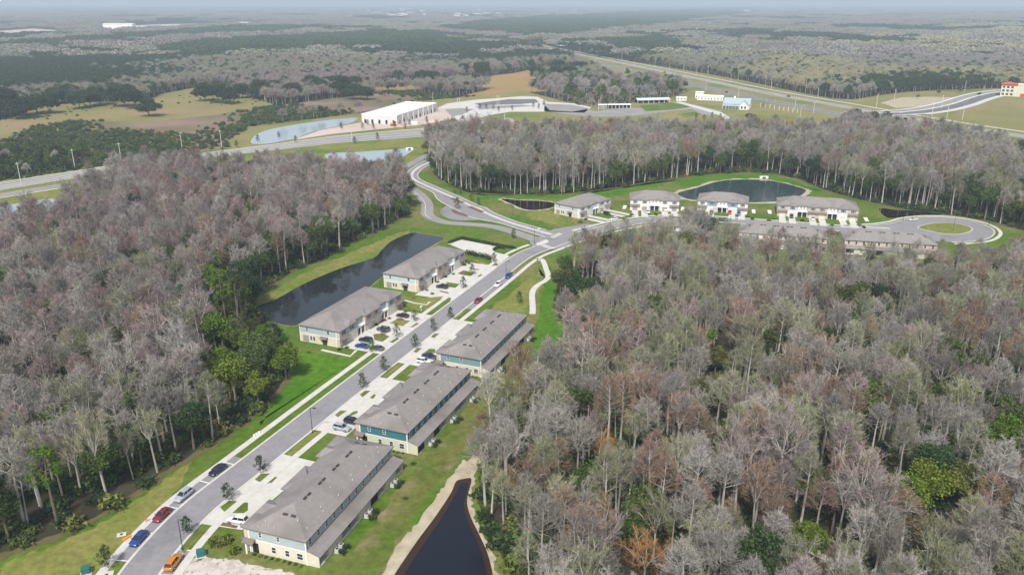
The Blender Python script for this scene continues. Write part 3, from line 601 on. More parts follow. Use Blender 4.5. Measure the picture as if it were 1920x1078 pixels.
def tree_young(seed):
    T = TM(seed); H = 5.0; T.cone(np.zeros(3), np.array([T.rnd(-.1, .1), T.rnd(-.1, .1), H * .85]), .06, .02, 5); nt = len(T.f)
    for i in range(16): p = np.array([0, 0, T.rnd(1.4, 4.2)]); T.cone(p, p + dirv(T.rnd(0, 6.28), R(T.rnd(20, 60))) * T.rnd(.5, 1.0), .02, .006, 3)
    for i in range(64):
        t = T.r.random(); az = T.rnd(0, 6.28); r_ = (.25 + 1.05 * math.sin(math.pi * min(1, .28 + .72 * t)) ** .8) * T.rnd(.35, 1.1); c = np.array([r_ * math.cos(az), r_ * math.sin(az), 1.3 + 3.7 * t])
        for _ in range(13): T.leaf(c + T.r.normal(size=3) * .17, T.rnd(.09, .17))
    return T, nt
PROTO = {}
def proto(k, fn, *a, **kw): T, nt = fn(*a, **kw); PROTO[k] = (*T.split(), nt)
for i in range(4): proto(('cyp', i), tree_cypress, 100 + i)
for i in range(4): proto(('rnd', i), tree_round, 200 + i, (.80, .66, .95, .72)[i])
for i in range(4): proto(('leafy', i), tree_leafy, 300 + i, (13, 15, 11, 14)[i], (4.6, 4.0, 4.9, 3.6)[i])
for i in range(3): proto(('oak', i), tree_leafy, 330 + i, (11, 12, 10)[i], (7.5, 8.5, 6.5)[i], 150, .62, .2)
for i in range(3): proto(('pine', i), tree_pine, 400 + i)
for i in range(4): proto(('lodb', i), tree_lod, 500 + i, False)
for i in range(3): proto(('lodg', i), tree_lod, 520 + i, True)
for i in range(3): proto(('clump', i), clump, 600 + i)
for i in range(3): proto(('bush', i), bush, 700 + i)
for i in range(3): proto(('young', i), tree_young, 720 + i)
MESHES = {}
def tree_meshes(key, tint):
    """(trunk mesh, crown mesh) of a tree shape in a tint, shared by every copy"""
    if (key, tint) not in MESHES:
        v, f, m, nt = PROTO[key]; bk = M_barkd if key[0] in ('pine', 'leafy', 'oak', 'young') else M_bark; col = TW.get(tint) or LF[tint]
        MESHES[(key, tint)] = (mesh_from(v, f[:nt], None, 'trunk', [bk]), mesh_from(v, f[nt:], m[nt:], 'crown', [bk, col]))
    return MESHES[(key, tint)]
def plant(name, key, tint, x, y, sc, rz, label, cat='tree', group=None, z=0.0):
    t = thing(name, label, cat, (x, y, z), rz, group); t.scale = (sc, sc, sc * RNG.uniform(.92, 1.08)); tr, cr = tree_meshes(key, tint)
    ob('trunk', tr, t); ob('crown', cr, t); return t
def scatter(name, combos, pts, label, kind='stuff'):
    """ONE object: its own mesh holds the shapes and the places; geometry nodes set a shape down at each place"""
    V = []; F = []; MI = []; PI = []; mats = []; n = 0
    for ci, (key, tint) in enumerate(combos):
        v, f, m, nt = PROTO[key]; bk = M_barkd if key[0] in ('pine', 'leafy', 'oak') else M_bark; col = TW.get(tint) or LF.get(tint) or MATS[tint]
        if bk not in mats: mats.append(bk)
        if col not in mats: mats.append(col)
        V.append(v); F.append(f + n); MI.append(np.where(m == 0, mats.index(bk), mats.index(col))); PI.append(np.full(len(f), ci)); n += len(v)
    pts = np.asarray(pts, float)       # x y z rot scale pick
    V.append(pts[:, :3].astype(np.float32)); V = np.concatenate(V); F = np.concatenate(F); MI = np.concatenate(MI); PI = np.concatenate(PI)
    me = bpy.data.meshes.new(name); me.vertices.add(len(V)); me.vertices.foreach_set('co', V.ravel())
    me.loops.add(F.size); me.loops.foreach_set('vertex_index', F.ravel().astype(np.int32)); me.polygons.add(len(F)); me.polygons.foreach_set('loop_start', np.arange(0, F.size, 3, dtype=np.int32))
    me.polygons.foreach_set('material_index', MI.astype(np.int32)); me.update(calc_edges=True)
    for x in mats: me.materials.append(x)
    np_ = len(pts)
    def pa(nm, tp, val, dom='POINT'): a = me.attributes.new(nm, tp, dom); a.data.foreach_set('value', val)
    isp = np.zeros(len(V), bool); isp[n:] = True; pa('place', 'BOOLEAN', isp)
    z0 = np.zeros(n, np.float32); pa('turn', 'FLOAT', np.concatenate([z0, pts[:, 3]]).astype(np.float32)); pa('size', 'FLOAT', np.concatenate([z0, pts[:, 4]]).astype(np.float32))
    pa('pick', 'INT', np.concatenate([z0, pts[:, 5]]).astype(np.int32)); pa('shape', 'INT', PI.astype(np.int32), 'FACE')
    o = ob(name, me); o['kind'] = kind; o['label'] = label
    ng = bpy.data.node_groups.new(name, 'GeometryNodeTree'); ng.interface.new_socket('Geometry', in_out='INPUT', socket_type='NodeSocketGeometry'); ng.interface.new_socket('Geometry', in_out='OUTPUT', socket_type='NodeSocketGeometry')
    N = ng.nodes; L = ng.links; gi = N.new('NodeGroupInput'); go = N.new('NodeGroupOutput')
    def attr(nm, tp): a = N.new('GeometryNodeInputNamedAttribute'); a.data_type = tp; a.inputs[0].default_value = nm; return a.outputs[0]
    se = N.new('GeometryNodeSeparateGeometry'); se.domain = 'POINT'; L.new(gi.outputs[0], se.inputs[0]); L.new(attr('place', 'BOOLEAN'), se.inputs[1])
    sp = N.new('GeometryNodeSplitToInstances'); sp.domain = 'FACE'; L.new(se.outputs[1], sp.inputs[0]); L.new(attr('shape', 'INT'), sp.inputs['Group ID'])
    ip = N.new('GeometryNodeInstanceOnPoints'); L.new(se.outputs[0], ip.inputs['Points']); L.new(sp.outputs[0], ip.inputs['Instance']); ip.inputs['Pick Instance'].default_value = True
    L.new(attr('pick', 'INT'), ip.inputs['Instance Index']); cx = N.new('ShaderNodeCombineXYZ'); L.new(attr('turn', 'FLOAT'), cx.inputs[2]); L.new(cx.outputs[0], ip.inputs['Rotation']); L.new(attr('size', 'FLOAT'), ip.inputs['Scale'])
    L.new(ip.outputs[0], go.inputs[0]); md = o.modifiers.new('scatter', 'NODES'); md.node_group = ng
    return o

# ---- where trees stand
def jitter(y0, y1, sp, ex=60):
    pts = []
    xs = np.arange(-(0.66 * y1 + ex), 0.66 * y1 + ex, sp); ys = np.arange(y0, y1, sp); X, Y = np.meshgrid(xs, ys); X = X.ravel() + RNG.uniform(-.5, .5, X.size) * sp; Y = Y.ravel() + RNG.uniform(-.5, .5, Y.size) * sp
    k = np.abs(X) < 0.66 * Y + ex
    return X[k], Y[k]
def free(x, y, polys, grow=0):
    px, py = project(x, y); ok = np.ones(len(x), bool)
    for p in polys: ok &= ~inside(px, py, p)
    return ok, px, py
CLEAR = [LAWN, LEFT_R, COMM, HWY, FIELD, DRY, DRY2, SCRUB, SCRUB2, PINK, PALE]
WOODS_LEFT = 'the wood left of the street'; WOODS_RIGHT = 'the wood right of the dark pond'; WOODS_FAR = 'the wood beyond the far townhouses'
x1, y1_ = jitter(85, 610, 5.5); ok, px, py = free(x1, y1_, CLEAR); X, Y, PX, PY = x1[ok], y1_[ok], px[ok], py[ok]
THICKET = [(385, 575), (425, 560), (455, 610), (478, 668), (522, 698), (546, 702), (512, 745), (470, 785), (405, 800), (392, 700)]; GCORNER = [(1040, 520), (1075, 515), (1125, 570), (1130, 625), (1070, 645), (1050, 590)]
CHOSEN = [(108, 982), (478, 462), (292, 545), (552, 455), (418, 545), (1740, 965), (1695, 985), (1510, 1050), (1615, 905), (1315, 680), (1600, 620), (1640, 600), (1785, 770), (1870, 880), (1420, 700), (1335, 760), (1130, 905), (1205, 1100)]
POND_END = [(455, 590), (482, 585), (535, 625), (552, 662), (548, 704), (520, 700), (478, 670)]
k = ~inside(PX, PY, POND_END) & ~inside(PX, PY, THICKET) & ~inside(PX, PY, GCORNER)
for q in CHOSEN:
    w = G(*q); dx, dy = X - w[0], Y - w[1]; k &= ~((np.abs(dx) < 5.0) & (dy < 5) & (dy > -11))
X, Y, PX, PY = X[k], Y[k], PX[k], PY[k]
area = np.where((PX < 790) & (PY > 330), 0, np.where((PY > 478), 1, 2))
u = RNG.random(len(X)); nz = np.sin(X * .05 + 1.3) * np.cos(Y * .043) + .5 * np.sin(X * .13 + Y * .09)
lw = np.array(GP(LAWN)); seg = np.array([np.linspace(lw[i - 1], lw[i], 12) for i in range(len(lw))]).reshape(-1, 2); EDGE = np.array([np.min(np.hypot(seg[:, 0] - p_, seg[:, 1] - q_)) for p_, q_ in zip(X, Y)])
sp = []                                    # (shape key, tint)
for i in range(len(X)):
    a = area[i]; t = u[i]; j = int(RNG.integers(4)); f = .5 + .5 * math.tanh(nz[i])
    cyp = ('cyp', j); rd = ('rnd', j); lf = ('leafy', j)
    if a == 0:
        far = PY[i] < 520
        if EDGE[i] < 13 and t < .46: sp.append((lf, 'dark' if t < .26 else 'green')); continue
        if t < .06: sp.append((lf, 'dark'))
        elif t < .12: sp.append((lf, 'green'))
        elif t < (.66 if far else .38): sp.append((cyp if j < 3 else rd, 'mauve'))
        elif t < .84: sp.append((rd if j % 2 else cyp, 'grey'))
        elif t < .90: sp.append((rd if j % 2 else cyp, 'brown'))
        else: sp.append((rd if j % 2 else cyp, 'grey' if far else 'pale'))
    elif a == 1:
        if t < .035: sp.append((lf, 'dark'))
        elif t < .08 + .05 * f: sp.append((lf, 'green'))
        elif t < .10 + .07 * f: sp.append((lf, 'olive'))
        elif t < .26 + .05 * f: sp.append((rd if j % 2 else cyp, 'brown'))
        elif t < .38: sp.append((cyp if j % 2 else rd, 'mauve'))
        elif t < .68: sp.append((rd if j < 2 else cyp, 'grey'))
        else: sp.append((rd if j % 2 else cyp, 'pale'))
    else:
        edge = PY[i] > (318 if PX[i] < 1500 else 360)
        if t < (.20 if edge else .10): sp.append((lf, 'green'))
        elif t < (.32 if edge else .16): sp.append((lf, 'dark'))
        elif t < .36: sp.append((cyp, 'mauve'))
        elif t < .41: sp.append((rd if j % 2 else cyp, 'brown'))
        elif t < .80: sp.append((cyp if j < 2 else rd, 'grey'))
        else: sp.append((rd if j % 2 else cyp, 'pale'))
SC = RNG.uniform(.68, 1.22, len(X)) * np.where(area == 2, 1.12, np.where(area == 0, 1.02, .97)) * np.where((area == 1) & (PY < 570) & (PX > 1080), np.where(PX < 1560, .93, .77), 1); RZ = RNG.uniform(0, 6.283, len(X)); DIST = np.hypot(X, Y)
# the 300 nearest in view of each kind are individual things; the rest of the wood is one mass
kindname = {'cyp': 'bare_cypress', 'rnd': 'bare_hardwood', 'leafy': 'evergreen_tree'}
SC *= np.array([.98 if s[0][0] == 'leafy' and q == 1 else 1.08 if s[0][0] == 'leafy' else 1 for s, q in zip(sp, area)])
used = np.zeros(len(X), bool)
order = np.argsort(DIST); cnt = {}
words = {'grey': 'grey', 'mauve': 'mauve grey', 'brown': 'reddish brown', 'pale': 'pale lichen green', 'green': 'olive green', 'dark': 'dark green', 'olive': 'yellow olive'}
LM = [(G(*q), w) for q, w in [((915, 960), 'beside the dark brown pond'), ((935, 870), 'at the top of the brown pond'), ((985, 800), 'behind the teal townhouse'), ((1060, 720), 'behind the grey green townhouse'), ((1085, 610), 'at the inner grass corner'), ((1080, 520), 'below the crossing'), ((1260, 500), 'below the hidden roof'), ((1450, 540), 'below the middle roof of three'),
      ((1640, 560), 'below the last townhouse'), ((1850, 540), 'below the turning circle'), ((1130, 905), 'near the slim orange tree'), ((1205, 1100), 'near the orange brown tree'), ((1720, 975), 'round the vivid green pair'), ((1510, 1050), 'near the small bright green tree'), ((1315, 680), 'round the middle bright green tree'), ((1600, 620), 'round the mid green tree'), ((1785, 770), 'near the olive yellow bush tree'),
      ((1870, 880), 'near the right edge'), ((1420, 800), 'in the heart of the right wood'), ((1000, 1050), 'at the lower tip of the brown pond'), ((1350, 980), 'in the near right wood'), ((1870, 1060), 'in the bottom right corner'), ((1180, 780), 'behind the brown crowned tree'), ((110, 975), 'round the tall pine'), ((220, 930), 'opposite the red parked car'), ((320, 870), 'opposite the silver car'), ((420, 800), 'opposite the navy car'),
      ((60, 840), 'at the left edge above the pine'), ((200, 780), 'up the slope behind the pine'), ((330, 720), 'behind the green thicket'), ((450, 660), 'in the vivid green thicket'), ((490, 560), 'at the near end of the long pond'), ((600, 480), 'on the bank of the long pond'), ((730, 400), 'at the tip by the winding road'), ((292, 545), 'round the dome of a green pine'), ((478, 462), 'round the bright dome pine'), ((80, 640), 'at the far left edge'), ((200, 600), 'in the heart of the left wood'), ((100, 520), 'near the pale water')]]
for i in order:
    k = sp[i][0][0]
    if cnt.get(k, 0) >= (300 if k != 'leafy' else 170) or not (-25 < PX[i] < 1945 and PY[i] < 1190): continue
    cnt[k] = cnt.get(k, 0) + 1; used[i] = True
    shape = {'cyp': 'slender bare tree,', 'rnd': 'round bare tree,', 'leafy': 'evergreen,'}[k]; part = 'leaves' if k == 'leafy' else 'twigs'
    lm = sorted((math.hypot(X[i] - q[0], Y[i] - q[1]), w) for (q, w) in LM); lm = [lm[0][1]] if lm[0][0] < 26 else []
    sz = 'tall ' if SC[i] > 1.06 else 'low ' if SC[i] < .84 else ''
    wood = (WOODS_LEFT, WOODS_RIGHT, WOODS_FAR)[area[i]]
    plant(kindname[k], sp[i][0], sp[i][1], X[i], Y[i], SC[i], RZ[i], f"{sz}{shape} {words[sp[i][1]]} {part} {lm[0] if lm else 'in ' + wood}", group=f"{kindname[k].replace('_tree', '').replace('_', ' ')} trees {lm[0] if lm else 'of ' + wood}")
def rest(names, label, sel):
    combos = sorted({sp[i] for i in np.where(sel)[0]}); ix = {c: n for n, c in enumerate(combos)}
    scatter(names, combos, [(X[i], Y[i], 0, RZ[i], SC[i], ix[sp[i]]) for i in np.where(sel)[0]], label)
isl_ = np.array([s[0][0] == 'leafy' for s in sp])
rest('bare_woodland', 'leafless grey and mauve woodland round the townhouses', ~used & ~isl_)
rest('evergreen_woodland', 'scattered evergreens inside the leafless woodland', ~used & isl_)
print('near trees', len(X), cnt)

# ---- undergrowth: along the wood edges and between the trunks
ux, uy = jitter(85, 560, 4.2); ok, px, py = free(ux, uy, CLEAR); ux, uy = ux[ok], uy[ok]; px, py = px[ok], py[ok]
lw = np.array(GP(LAWN)); seg = np.array([np.linspace(lw[i - 1], lw[i], 12) for i in range(len(lw))]).reshape(-1, 2)
dl = np.array([np.min(np.hypot(seg[:, 0] - a, seg[:, 1] - b)) for a, b in zip(ux, uy)])
keep = (dl < 16) | (RNG.random(len(ux)) < .38)
combos = [(('bush', k), t) for t in ('dark', 'green', 'olive') for k in range(3)]
pts = []
for a, b, d in zip(ux[keep], uy[keep], dl[keep]):
    t = RNG.random(); ti = (0 if t < .45 else 1 if t < .78 else 2) if d < 14 else (0 if t < .6 else 1 if t < .85 else 2)
    pts.append((a, b, 0, RNG.uniform(0, 6.28), RNG.uniform(.7, 1.9) * (1.15 if d < 12 else 1.35), ti * 3 + int(RNG.integers(3))))
scatter('undergrowth', combos, pts, 'dark and olive shrubs under and along the leafless woods')

# ---- chosen evergreens and coloured trees
def at(n, key, tint, px_, py_, sc, lab, grp=None, z=0): p = G(px_, py_); return plant(n, key, tint, p[0], p[1], sc, RNG.uniform(0, 6.28), lab, 'tree', grp)
at('pine_tree', ('pine', 0), 'bright', 108, 982, 1.05, 'tall yellow green pine at the edge of the near left grass')
for i, (a, b, s, w) in enumerate([(478, 462, 1.1, 'dome topped bright green pine among mauve trees'), (292, 545, .95, 'round bright green pine deep in the mauve wood'), (552, 455, .8, 'dull green pine between bare trunks above the long pond'),
                                  (418, 545, .95, 'tall thin pine with yellow green tufts left of the long pond')]):
    at('pine_tree', ('pine', i % 3), 'bright' if i != 2 else 'green', a, b, s, w)
for i, (x_, y_, s_) in enumerate([(492, 640, .45), (512, 662, .5), (530, 650, .4), (535, 685, .5), (505, 690, .6), (480, 625, .4), (495, 668, .55), (522, 635, .35)]): at('evergreen_tree', ('leafy', i % 4), ('bright', 'green')[i % 2], x_, y_, s_, 'small ' + ('vivid', 'dull')[i % 2] + ' green tree on the bank at the near end of the long pond', 'small green trees at the near end of the long pond')
tw = [G(*q) for q in THICKET]; tx, ty = np.meshgrid(np.arange(-120, -40, 6.2), np.arange(180, 300, 6.2)); tx = tx.ravel() + RNG.uniform(-2.4, 2.4, tx.size); ty = ty.ravel() + RNG.uniform(-2.4, 2.4, ty.size)
for i, (a, b) in enumerate(zip(tx, ty)):
    if inside(np.array([a]), np.array([b]), tw)[0]:
        v_ = RNG.random(); t_ = 'bright' if v_ < .68 else 'green' if v_ < .88 else 'dark'; s_ = RNG.uniform(.7, 1.25); q = project(a, b); pn = RNG.random() < .3; wh = 'by the long pond' if q[1] < 610 else 'at its middle' if q[1] < 690 else 'by the street lawn'
        if RNG.random() < .16: continue
        plant('pine_tree' if pn else 'evergreen_tree', ('pine' if pn else 'leafy', i % 3), t_, a, b, s_, RNG.uniform(0, 6.28), ('tall ' if s_ > 1.05 else '') + {'bright': 'vivid green', 'green': 'dull green', 'dark': 'dark green'}[t_] + (' pine' if pn else ' leafy tree') + ' in the green thicket, ' + wh, 'tree', 'trees of the green thicket')
for i, (a, b, s, t, w) in enumerate([(1050, 560, .9, 'green', 'dark green tree at the bend of the garden path'), (1075, 590, 1.0, 'dark', 'dark leafy tree behind the vivid grass strip'), (1062, 605, .95, 'green', 'dense green tree at the inner corner of the grass'), (1095, 615, 1.0, 'olive', 'olive leaved tree at the inner corner of the grass'), (1115, 580, 1.0, 'dark', 'dark evergreen just inside the right wood'), (1060, 530, .8, 'green', 'green tree nearest the street end of the right wood')]):
    at('evergreen_tree', ('leafy', i % 4), t, a, b, s, w)
for i, (a, b, s, t, w) in enumerate([(1740, 965, .95, 'bright', 'vivid yellow green tree in the near right wood, the larger of two'), (1695, 985, .8, 'bright', 'vivid yellow green tree in the near right wood, the smaller of two'), (1510, 1050, .75, 'bright', 'small bright green tree low in the near right wood'), (1615, 905, .6, 'bright', 'thin bright green tree in a dark gap of the right wood'),
                                     (1315, 680, .8, 'bright', 'bright green tree in the middle of the right wood'), (1600, 620, 1.05, 'green', 'mid green round tree right of the middle of the right wood'), (1640, 600, 1.1, 'dark', 'wide dark green tree below the last townhouse'), (1785, 770, .8, 'olive', 'olive yellow bush like tree among pale trunks'), (1870, 880, .95, 'bright', 'bright green tree near the right edge'), (1420, 700, 1.0, 'green', 'green tree behind the reddish brown one'), (1335, 760, .9, 'olive', 'olive green tree in the middle of the right wood')]):
    at('evergreen_tree', ('leafy', i % 4), t, a, b, s * 1.12, w)
at('bare_hardwood', ('rnd', 1), 'rust', 1130, 905, .75, 'slim orange tinted tree among grey ones')
at('bare_hardwood', ('rnd', 2), 'rust', 1205, 1125, .8, 'orange brown tree at the lower edge of the right wood')
for i, (a, b, s, w) in enumerate([(838, 322, 1.2, 'dense green tree at the left tip of the far wood'), (862, 340, 1.0, 'green tree beside the boulevard bend'), (850, 305, 1.1, 'tall green tree behind the boulevard bend'), (905, 352, .9, 'low green tree above the boulevard')]):
    at('evergreen_tree', ('leafy', i), 'green', a, b, s, w)
at('evergreen_tree', ('leafy', 2), 'olive', 733, 408, .45, 'small yellow olive tree at the wood edge by the winding road')
# live oaks of the meadow
OAK = [(25, 219, 1.35), (70, 214, 1.0), (170, 201, 1.1), (130, 190, 1.0), (235, 200, 1.25), (215, 188, 1.1), (280, 219, .95), (195, 175, 1.1), (270, 178, 1.0), (385, 190, 1.1), (410, 193, 1.0), (455, 184, 1.0), (490, 186, 1.1), (510, 178, 1.0), (600, 180, 1.2), (640, 182, 1.2), (620, 172, 1.1), (690, 188, .9), (728, 171, .85), (803, 167, 1.15), (560, 185, .8),
       (45, 223, 1.1), (92, 213, .9), (150, 204, 1.0), (188, 197, 1.1), (255, 204, 1.0), (240, 190, 1.1), (430, 195, .9), (545, 190, 1.0), (578, 184, 1.0), (662, 187, 1.0), (12, 208, 1.2), (110, 196, 1.1), (590, 174, 1.1), (655, 174, 1.1),
       (1010, 152, 1.1), (1040, 154, 1.2), (1070, 153, 1.1), (1095, 156, 1.0), (1050, 143, 1.2), (1080, 142, 1.1), (1115, 152, .9), (870, 143, 1.1), (900, 145, 1.1), (950, 138, .9)]
for i, (a, b, s) in enumerate(OAK):
    lone = {6: 'lone round dark oak standing in the olive meadow', 18: 'smaller lone oak on the strip of tan dry grass', 19: 'larger lone oak on the strip of tan dry grass'}
    at('live_oak', ('oak', i % 3), 'dark', a, b, s * 1.7, lone.get(i, ('broad dark live oak at the left edge of the olive meadow' if a < 100 else 'broad dark live oak in the clump behind the lone meadow oak' if a < 300 else 'broad dark live oak in the clump right of the meadow gap' if a < 530 else 'broad dark live oak in the clump above the white building') if a < 700 else 'broad dark live oak below the highway bend'), None if i in lone else ('live oaks round the meadow' if a < 700 else 'live oaks below the highway'))
at('evergreen_tree', ('leafy', 1), 'green', 1176, 147, 1.0, 'conical green tree beside the highway on orange grass'); at('evergreen_tree', ('leafy', 2), 'dark', 1133, 135, .8, 'small dark tree standing alone before the highway')
at('evergreen_tree', ('leafy', 0), 'green', 1403, 236, .85, 'round green tree below the grey roofed clubhouse'); at('bare_hardwood', ('rnd', 0), 'mauve', 1430, 210, .55, 'small reddish bare tree beside the grey roofed clubhouse')
at('bare_cypress', ('cyp', 0), 'mauve', 1180, 196, .7, 'narrow reddish bare tree behind the long shed')
for a, b in ((1815, 172), (1760, 178), (1800, 175), (1835, 182), (1720, 186)): at('evergreen_tree', ('leafy', 2), 'olive', a, b, .5, 'young yellow green tree along the side road', 'young trees along the side road')

# ---- scrub, middle distance, far distance
def zone_scatter(name, label, poly, n_sp, combos, weights, smin, smax, hole=.0):
    w = np.array(GP(poly)); x0, x1b = w[:, 0].min(), w[:, 0].max(); ya, yb = w[:, 1].min(), w[:, 1].max()
    xs, ys = np.meshgrid(np.arange(x0, x1b, n_sp), np.arange(ya, yb, n_sp)); xs = xs.ravel() + RNG.uniform(-.5, .5, xs.size) * n_sp; ys = ys.ravel() + RNG.uniform(-.5, .5, ys.size) * n_sp
    k = inside(xs, ys, [tuple(p) for p in w]); xs, ys = xs[k], ys[k]; n1 = np.sin(xs * .021 + 2) * np.sin(ys * .017 + xs * .006) + RNG.normal(size=len(xs)) * .18; k = n1 > hole; xs, ys = xs[k], ys[k]
    pk = RNG.choice(len(combos), len(xs), p=np.array(weights) / sum(weights))
    return scatter(name, combos, [(a, b, 0, RNG.uniform(0, 6.28), RNG.uniform(smin, smax), p) for a, b, p in zip(xs, ys, pk)], label)
bc = [(('bush', 0), 'green'), (('bush', 1), 'dark'), (('bush', 2), 'green'), (('lodb', 0), 'grey'), (('lodg', 0), 'green')]
zone_scatter('scrub', 'green scrub between the meadow and the wide road', SCRUB, 4.2, bc[:3], [4, 3, 4], .8, 1.9, -.12)
zone_scatter('scrub', 'scrub and small trees behind the long shed', SCRUB2, 5, bc, [3, 2, 3, 1.0, .6], .5, 1.4, -.2)
zone_scatter('meadow_shrubs', 'small dark shrubs dotted over the olive meadow', FIELD, 15, bc[:3], [2, 3, 2], .4, 1.1, .35)
SCB = [(-80, 348), (0, 338), (140, 318), (150, 300), (100, 285), (-80, 292)]
zone_scatter('scrub', 'taller green thicket above the wide road at the left', SCB, 5, [(('lodg', 0), 'green'), (('lodg', 1), 'dark'), (('lodb', 1), 'grey')], [3, 3, .5], .4, .65, -.6)
def band(name, label, y0, y1, spc, small):
    x, y = jitter(y0, y1, spc, 80); ok, px, py = free(x, y, CLEAR); x, y, px, py = x[ok], y[ok], px[ok], py[ok]
    n = np.sin(x * .0041 + 1.7) * np.cos(y * .0035 + x * .0013) + .6 * np.sin(x * .011 - y * .007) * np.cos(y * .009) + RNG.normal(size=len(x)) * .16
    pine = np.zeros(len(x), bool)
    for p in ([(280, 108), (300, 96), (480, 80), (700, 66), (850, 68), (860, 90), (700, 98), (500, 112), (380, 118)], [(820, 60), (900, 44), (1180, 26), (1420, 14), (1400, 30), (1100, 70), (1000, 76)], [(1110, 96), (1140, 84), (1250, 72), (1275, 92), (1200, 104)], [(-50, 92), (100, 84), (300, 66), (480, 56), (560, 66), (330, 74), (100, 100)]): pine |= inside(px, py, p)
    sunny = inside(px, py, [(1330, 160), (1480, 108), (1690, 66), (2050, 30), (2050, 172), (1700, 176), (1500, 176)])  # patch of sun on the far woods, put into the crown colours
    edge = (py > 100) & (py < 185) & (px < 1000) & (n > .25)
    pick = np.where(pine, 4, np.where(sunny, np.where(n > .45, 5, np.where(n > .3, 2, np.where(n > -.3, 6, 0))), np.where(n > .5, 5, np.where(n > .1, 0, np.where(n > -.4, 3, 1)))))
    pick = np.where((~pine) & (RNG.random(len(x)) < (.16 if small else .05)), np.where(RNG.random(len(x)) < .5, 5, 4), pick); pick = np.where(edge & (RNG.random(len(x)) < .5), 5, pick)
    base = 'lodb' if small else 'clump'; g = 'lodg' if small else 'clump'
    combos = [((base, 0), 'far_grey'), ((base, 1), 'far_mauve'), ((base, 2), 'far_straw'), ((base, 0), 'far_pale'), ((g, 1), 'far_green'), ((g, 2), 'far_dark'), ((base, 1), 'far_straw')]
    s = RNG.uniform(.75, 1.2, len(x)) * (1 if small else RNG.uniform(.8, 1.1, len(x)))
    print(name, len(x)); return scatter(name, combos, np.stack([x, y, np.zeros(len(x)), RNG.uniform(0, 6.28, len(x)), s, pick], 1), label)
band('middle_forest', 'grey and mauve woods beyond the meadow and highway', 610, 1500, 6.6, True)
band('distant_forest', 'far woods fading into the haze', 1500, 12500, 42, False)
# ------------------------------------------------------------------ townhouses
M_roof = mat('shingle_roof', (0.225, 0.208, 0.2), 0.95, 0.15, (0.268, 0.248, 0.238), 0.9, detail=8, second=((0.185, 0.17, 0.16), 0.12, 0.5, 0.7), bump=0.15)
M_skirt = mat('skirt_roof', (0.17, 0.145, 0.13), 0.95, 0.15, (0.22, 0.19, 0.17), 1.2)
M_trim = mat('white_trim', (0.78, 0.78, 0.77), 0.6, 0.3)
M_cream = mat('cream_stucco', (0.60, 0.55, 0.44), 0.9, 0.2, (0.66, 0.61, 0.5), 0.5)
M_greenish = mat('pale_green_stucco', (0.52, 0.54, 0.40), 0.9, 0.2, (0.57, 0.58, 0.45), 0.5)
M_tanw = mat('tan_stucco', (0.50, 0.42, 0.33), 0.9, 0.2, (0.56, 0.48, 0.38), 0.6)
M_white_w = mat('off_white_stucco', (0.70, 0.67, 0.62), 0.9, 0.2, (0.74, 0.72, 0.68), 0.5)
M_blue1 = mat('pale_blue_siding', (0.37, 0.43, 0.44), 0.8, 0.2, (0.40, 0.46, 0.47), 0.4)
M_blue2 = mat('light_blue_siding', (0.46, 0.52, 0.55), 0.8, 0.2, (0.5, 0.56, 0.58), 0.4)
M_teal = mat('teal_siding', (0.045, 0.16, 0.185), 0.8, 0.2, (0.055, 0.185, 0.21), 0.4)
M_gteal = mat('grey_teal_siding', (0.17, 0.28, 0.29), 0.8, 0.2, (0.2, 0.31, 0.32), 0.4)
M_fascia = mat('grey_fascia', (0.16, 0.17, 0.17), 0.8, 0.2)
M_glass = mat('window_glass', (0.035, 0.045, 0.055), 0.08, 0.6)
M_shut = mat('dark_shutters', (0.05, 0.06, 0.08), 0.7, 0.2)
M_screen = mat('black_screen', (0.018, 0.018, 0.02), 0.7, 0.2)
M_shade = mat('porch_interior', (0.30, 0.28, 0.25), 0.9, 0.2)
M_garage = mat('garage_door_white', (0.64, 0.60, 0.53), 0.6, 0.3); M_garage2 = mat('garage_door_grey', (0.30, 0.28, 0.26), 0.6, 0.3)
M_door = mat('dark_door', (0.05, 0.055, 0.06), 0.5, 0.3)
M_vent = mat('roof_vent_dark', (0.045, 0.04, 0.038), 0.7, 0.3)
M_pipe = mat('white_pipe', (0.75, 0.75, 0.75), 0.5, 0.3)

def win_meshes(w, h, trim=.09, grid=True):
    k = ('win', w, h)
    if k not in MESHES:
        b = MB(); t = trim
        b.box(-w / 2 - t, -.06, -t, w / 2 + t, .0, 0, 0).box(-w / 2 - t, -.06, h, w / 2 + t, .0, h + t, 0).box(-w / 2 - t, -.06, 0, -w / 2, 0, h, 0).box(w / 2, -.06, 0, w / 2 + t, 0, h, 0)
        b.box(-w / 2, -.045, h * .5 - .03, w / 2, -.005, h * .5 + .03, 0)
        g = MB().box(-w / 2 + .002, -.02, .002, w / 2 - .002, -.004, h - .002, 0)
        s = MB(); s.box(-.17, -.05, -.05, .17, -.004, h + .05)
        MESHES[k] = (b.mesh('window', M_trim), g.mesh('pane', M_glass), s.mesh('shutter', M_shut))
    return MESHES[k]
def window(par, x, y, z, w, h, rz=0, shutters=False):
    f, g, s = win_meshes(w, h); o = ob('window', f, par, (x, y, z), rz); ob('pane', g, o)
    if shutters:
        for k in (-1, 1): ob('shutter', s, o, (k * (w / 2 + .3), 0, 0))
    return o
def garage_mesh(w, h, m):
    k = ('gar', w, h, m.name)
    if k not in MESHES:
        b = MB()
        for i in range(4): b.box(-w / 2, -.06, i * h / 4 + .02, w / 2, -.005, (i + 1) * h / 4 - .02)
        MESHES[k] = b.mesh('garage_door', m)
    return MESHES[k]
PITCH = 0.42
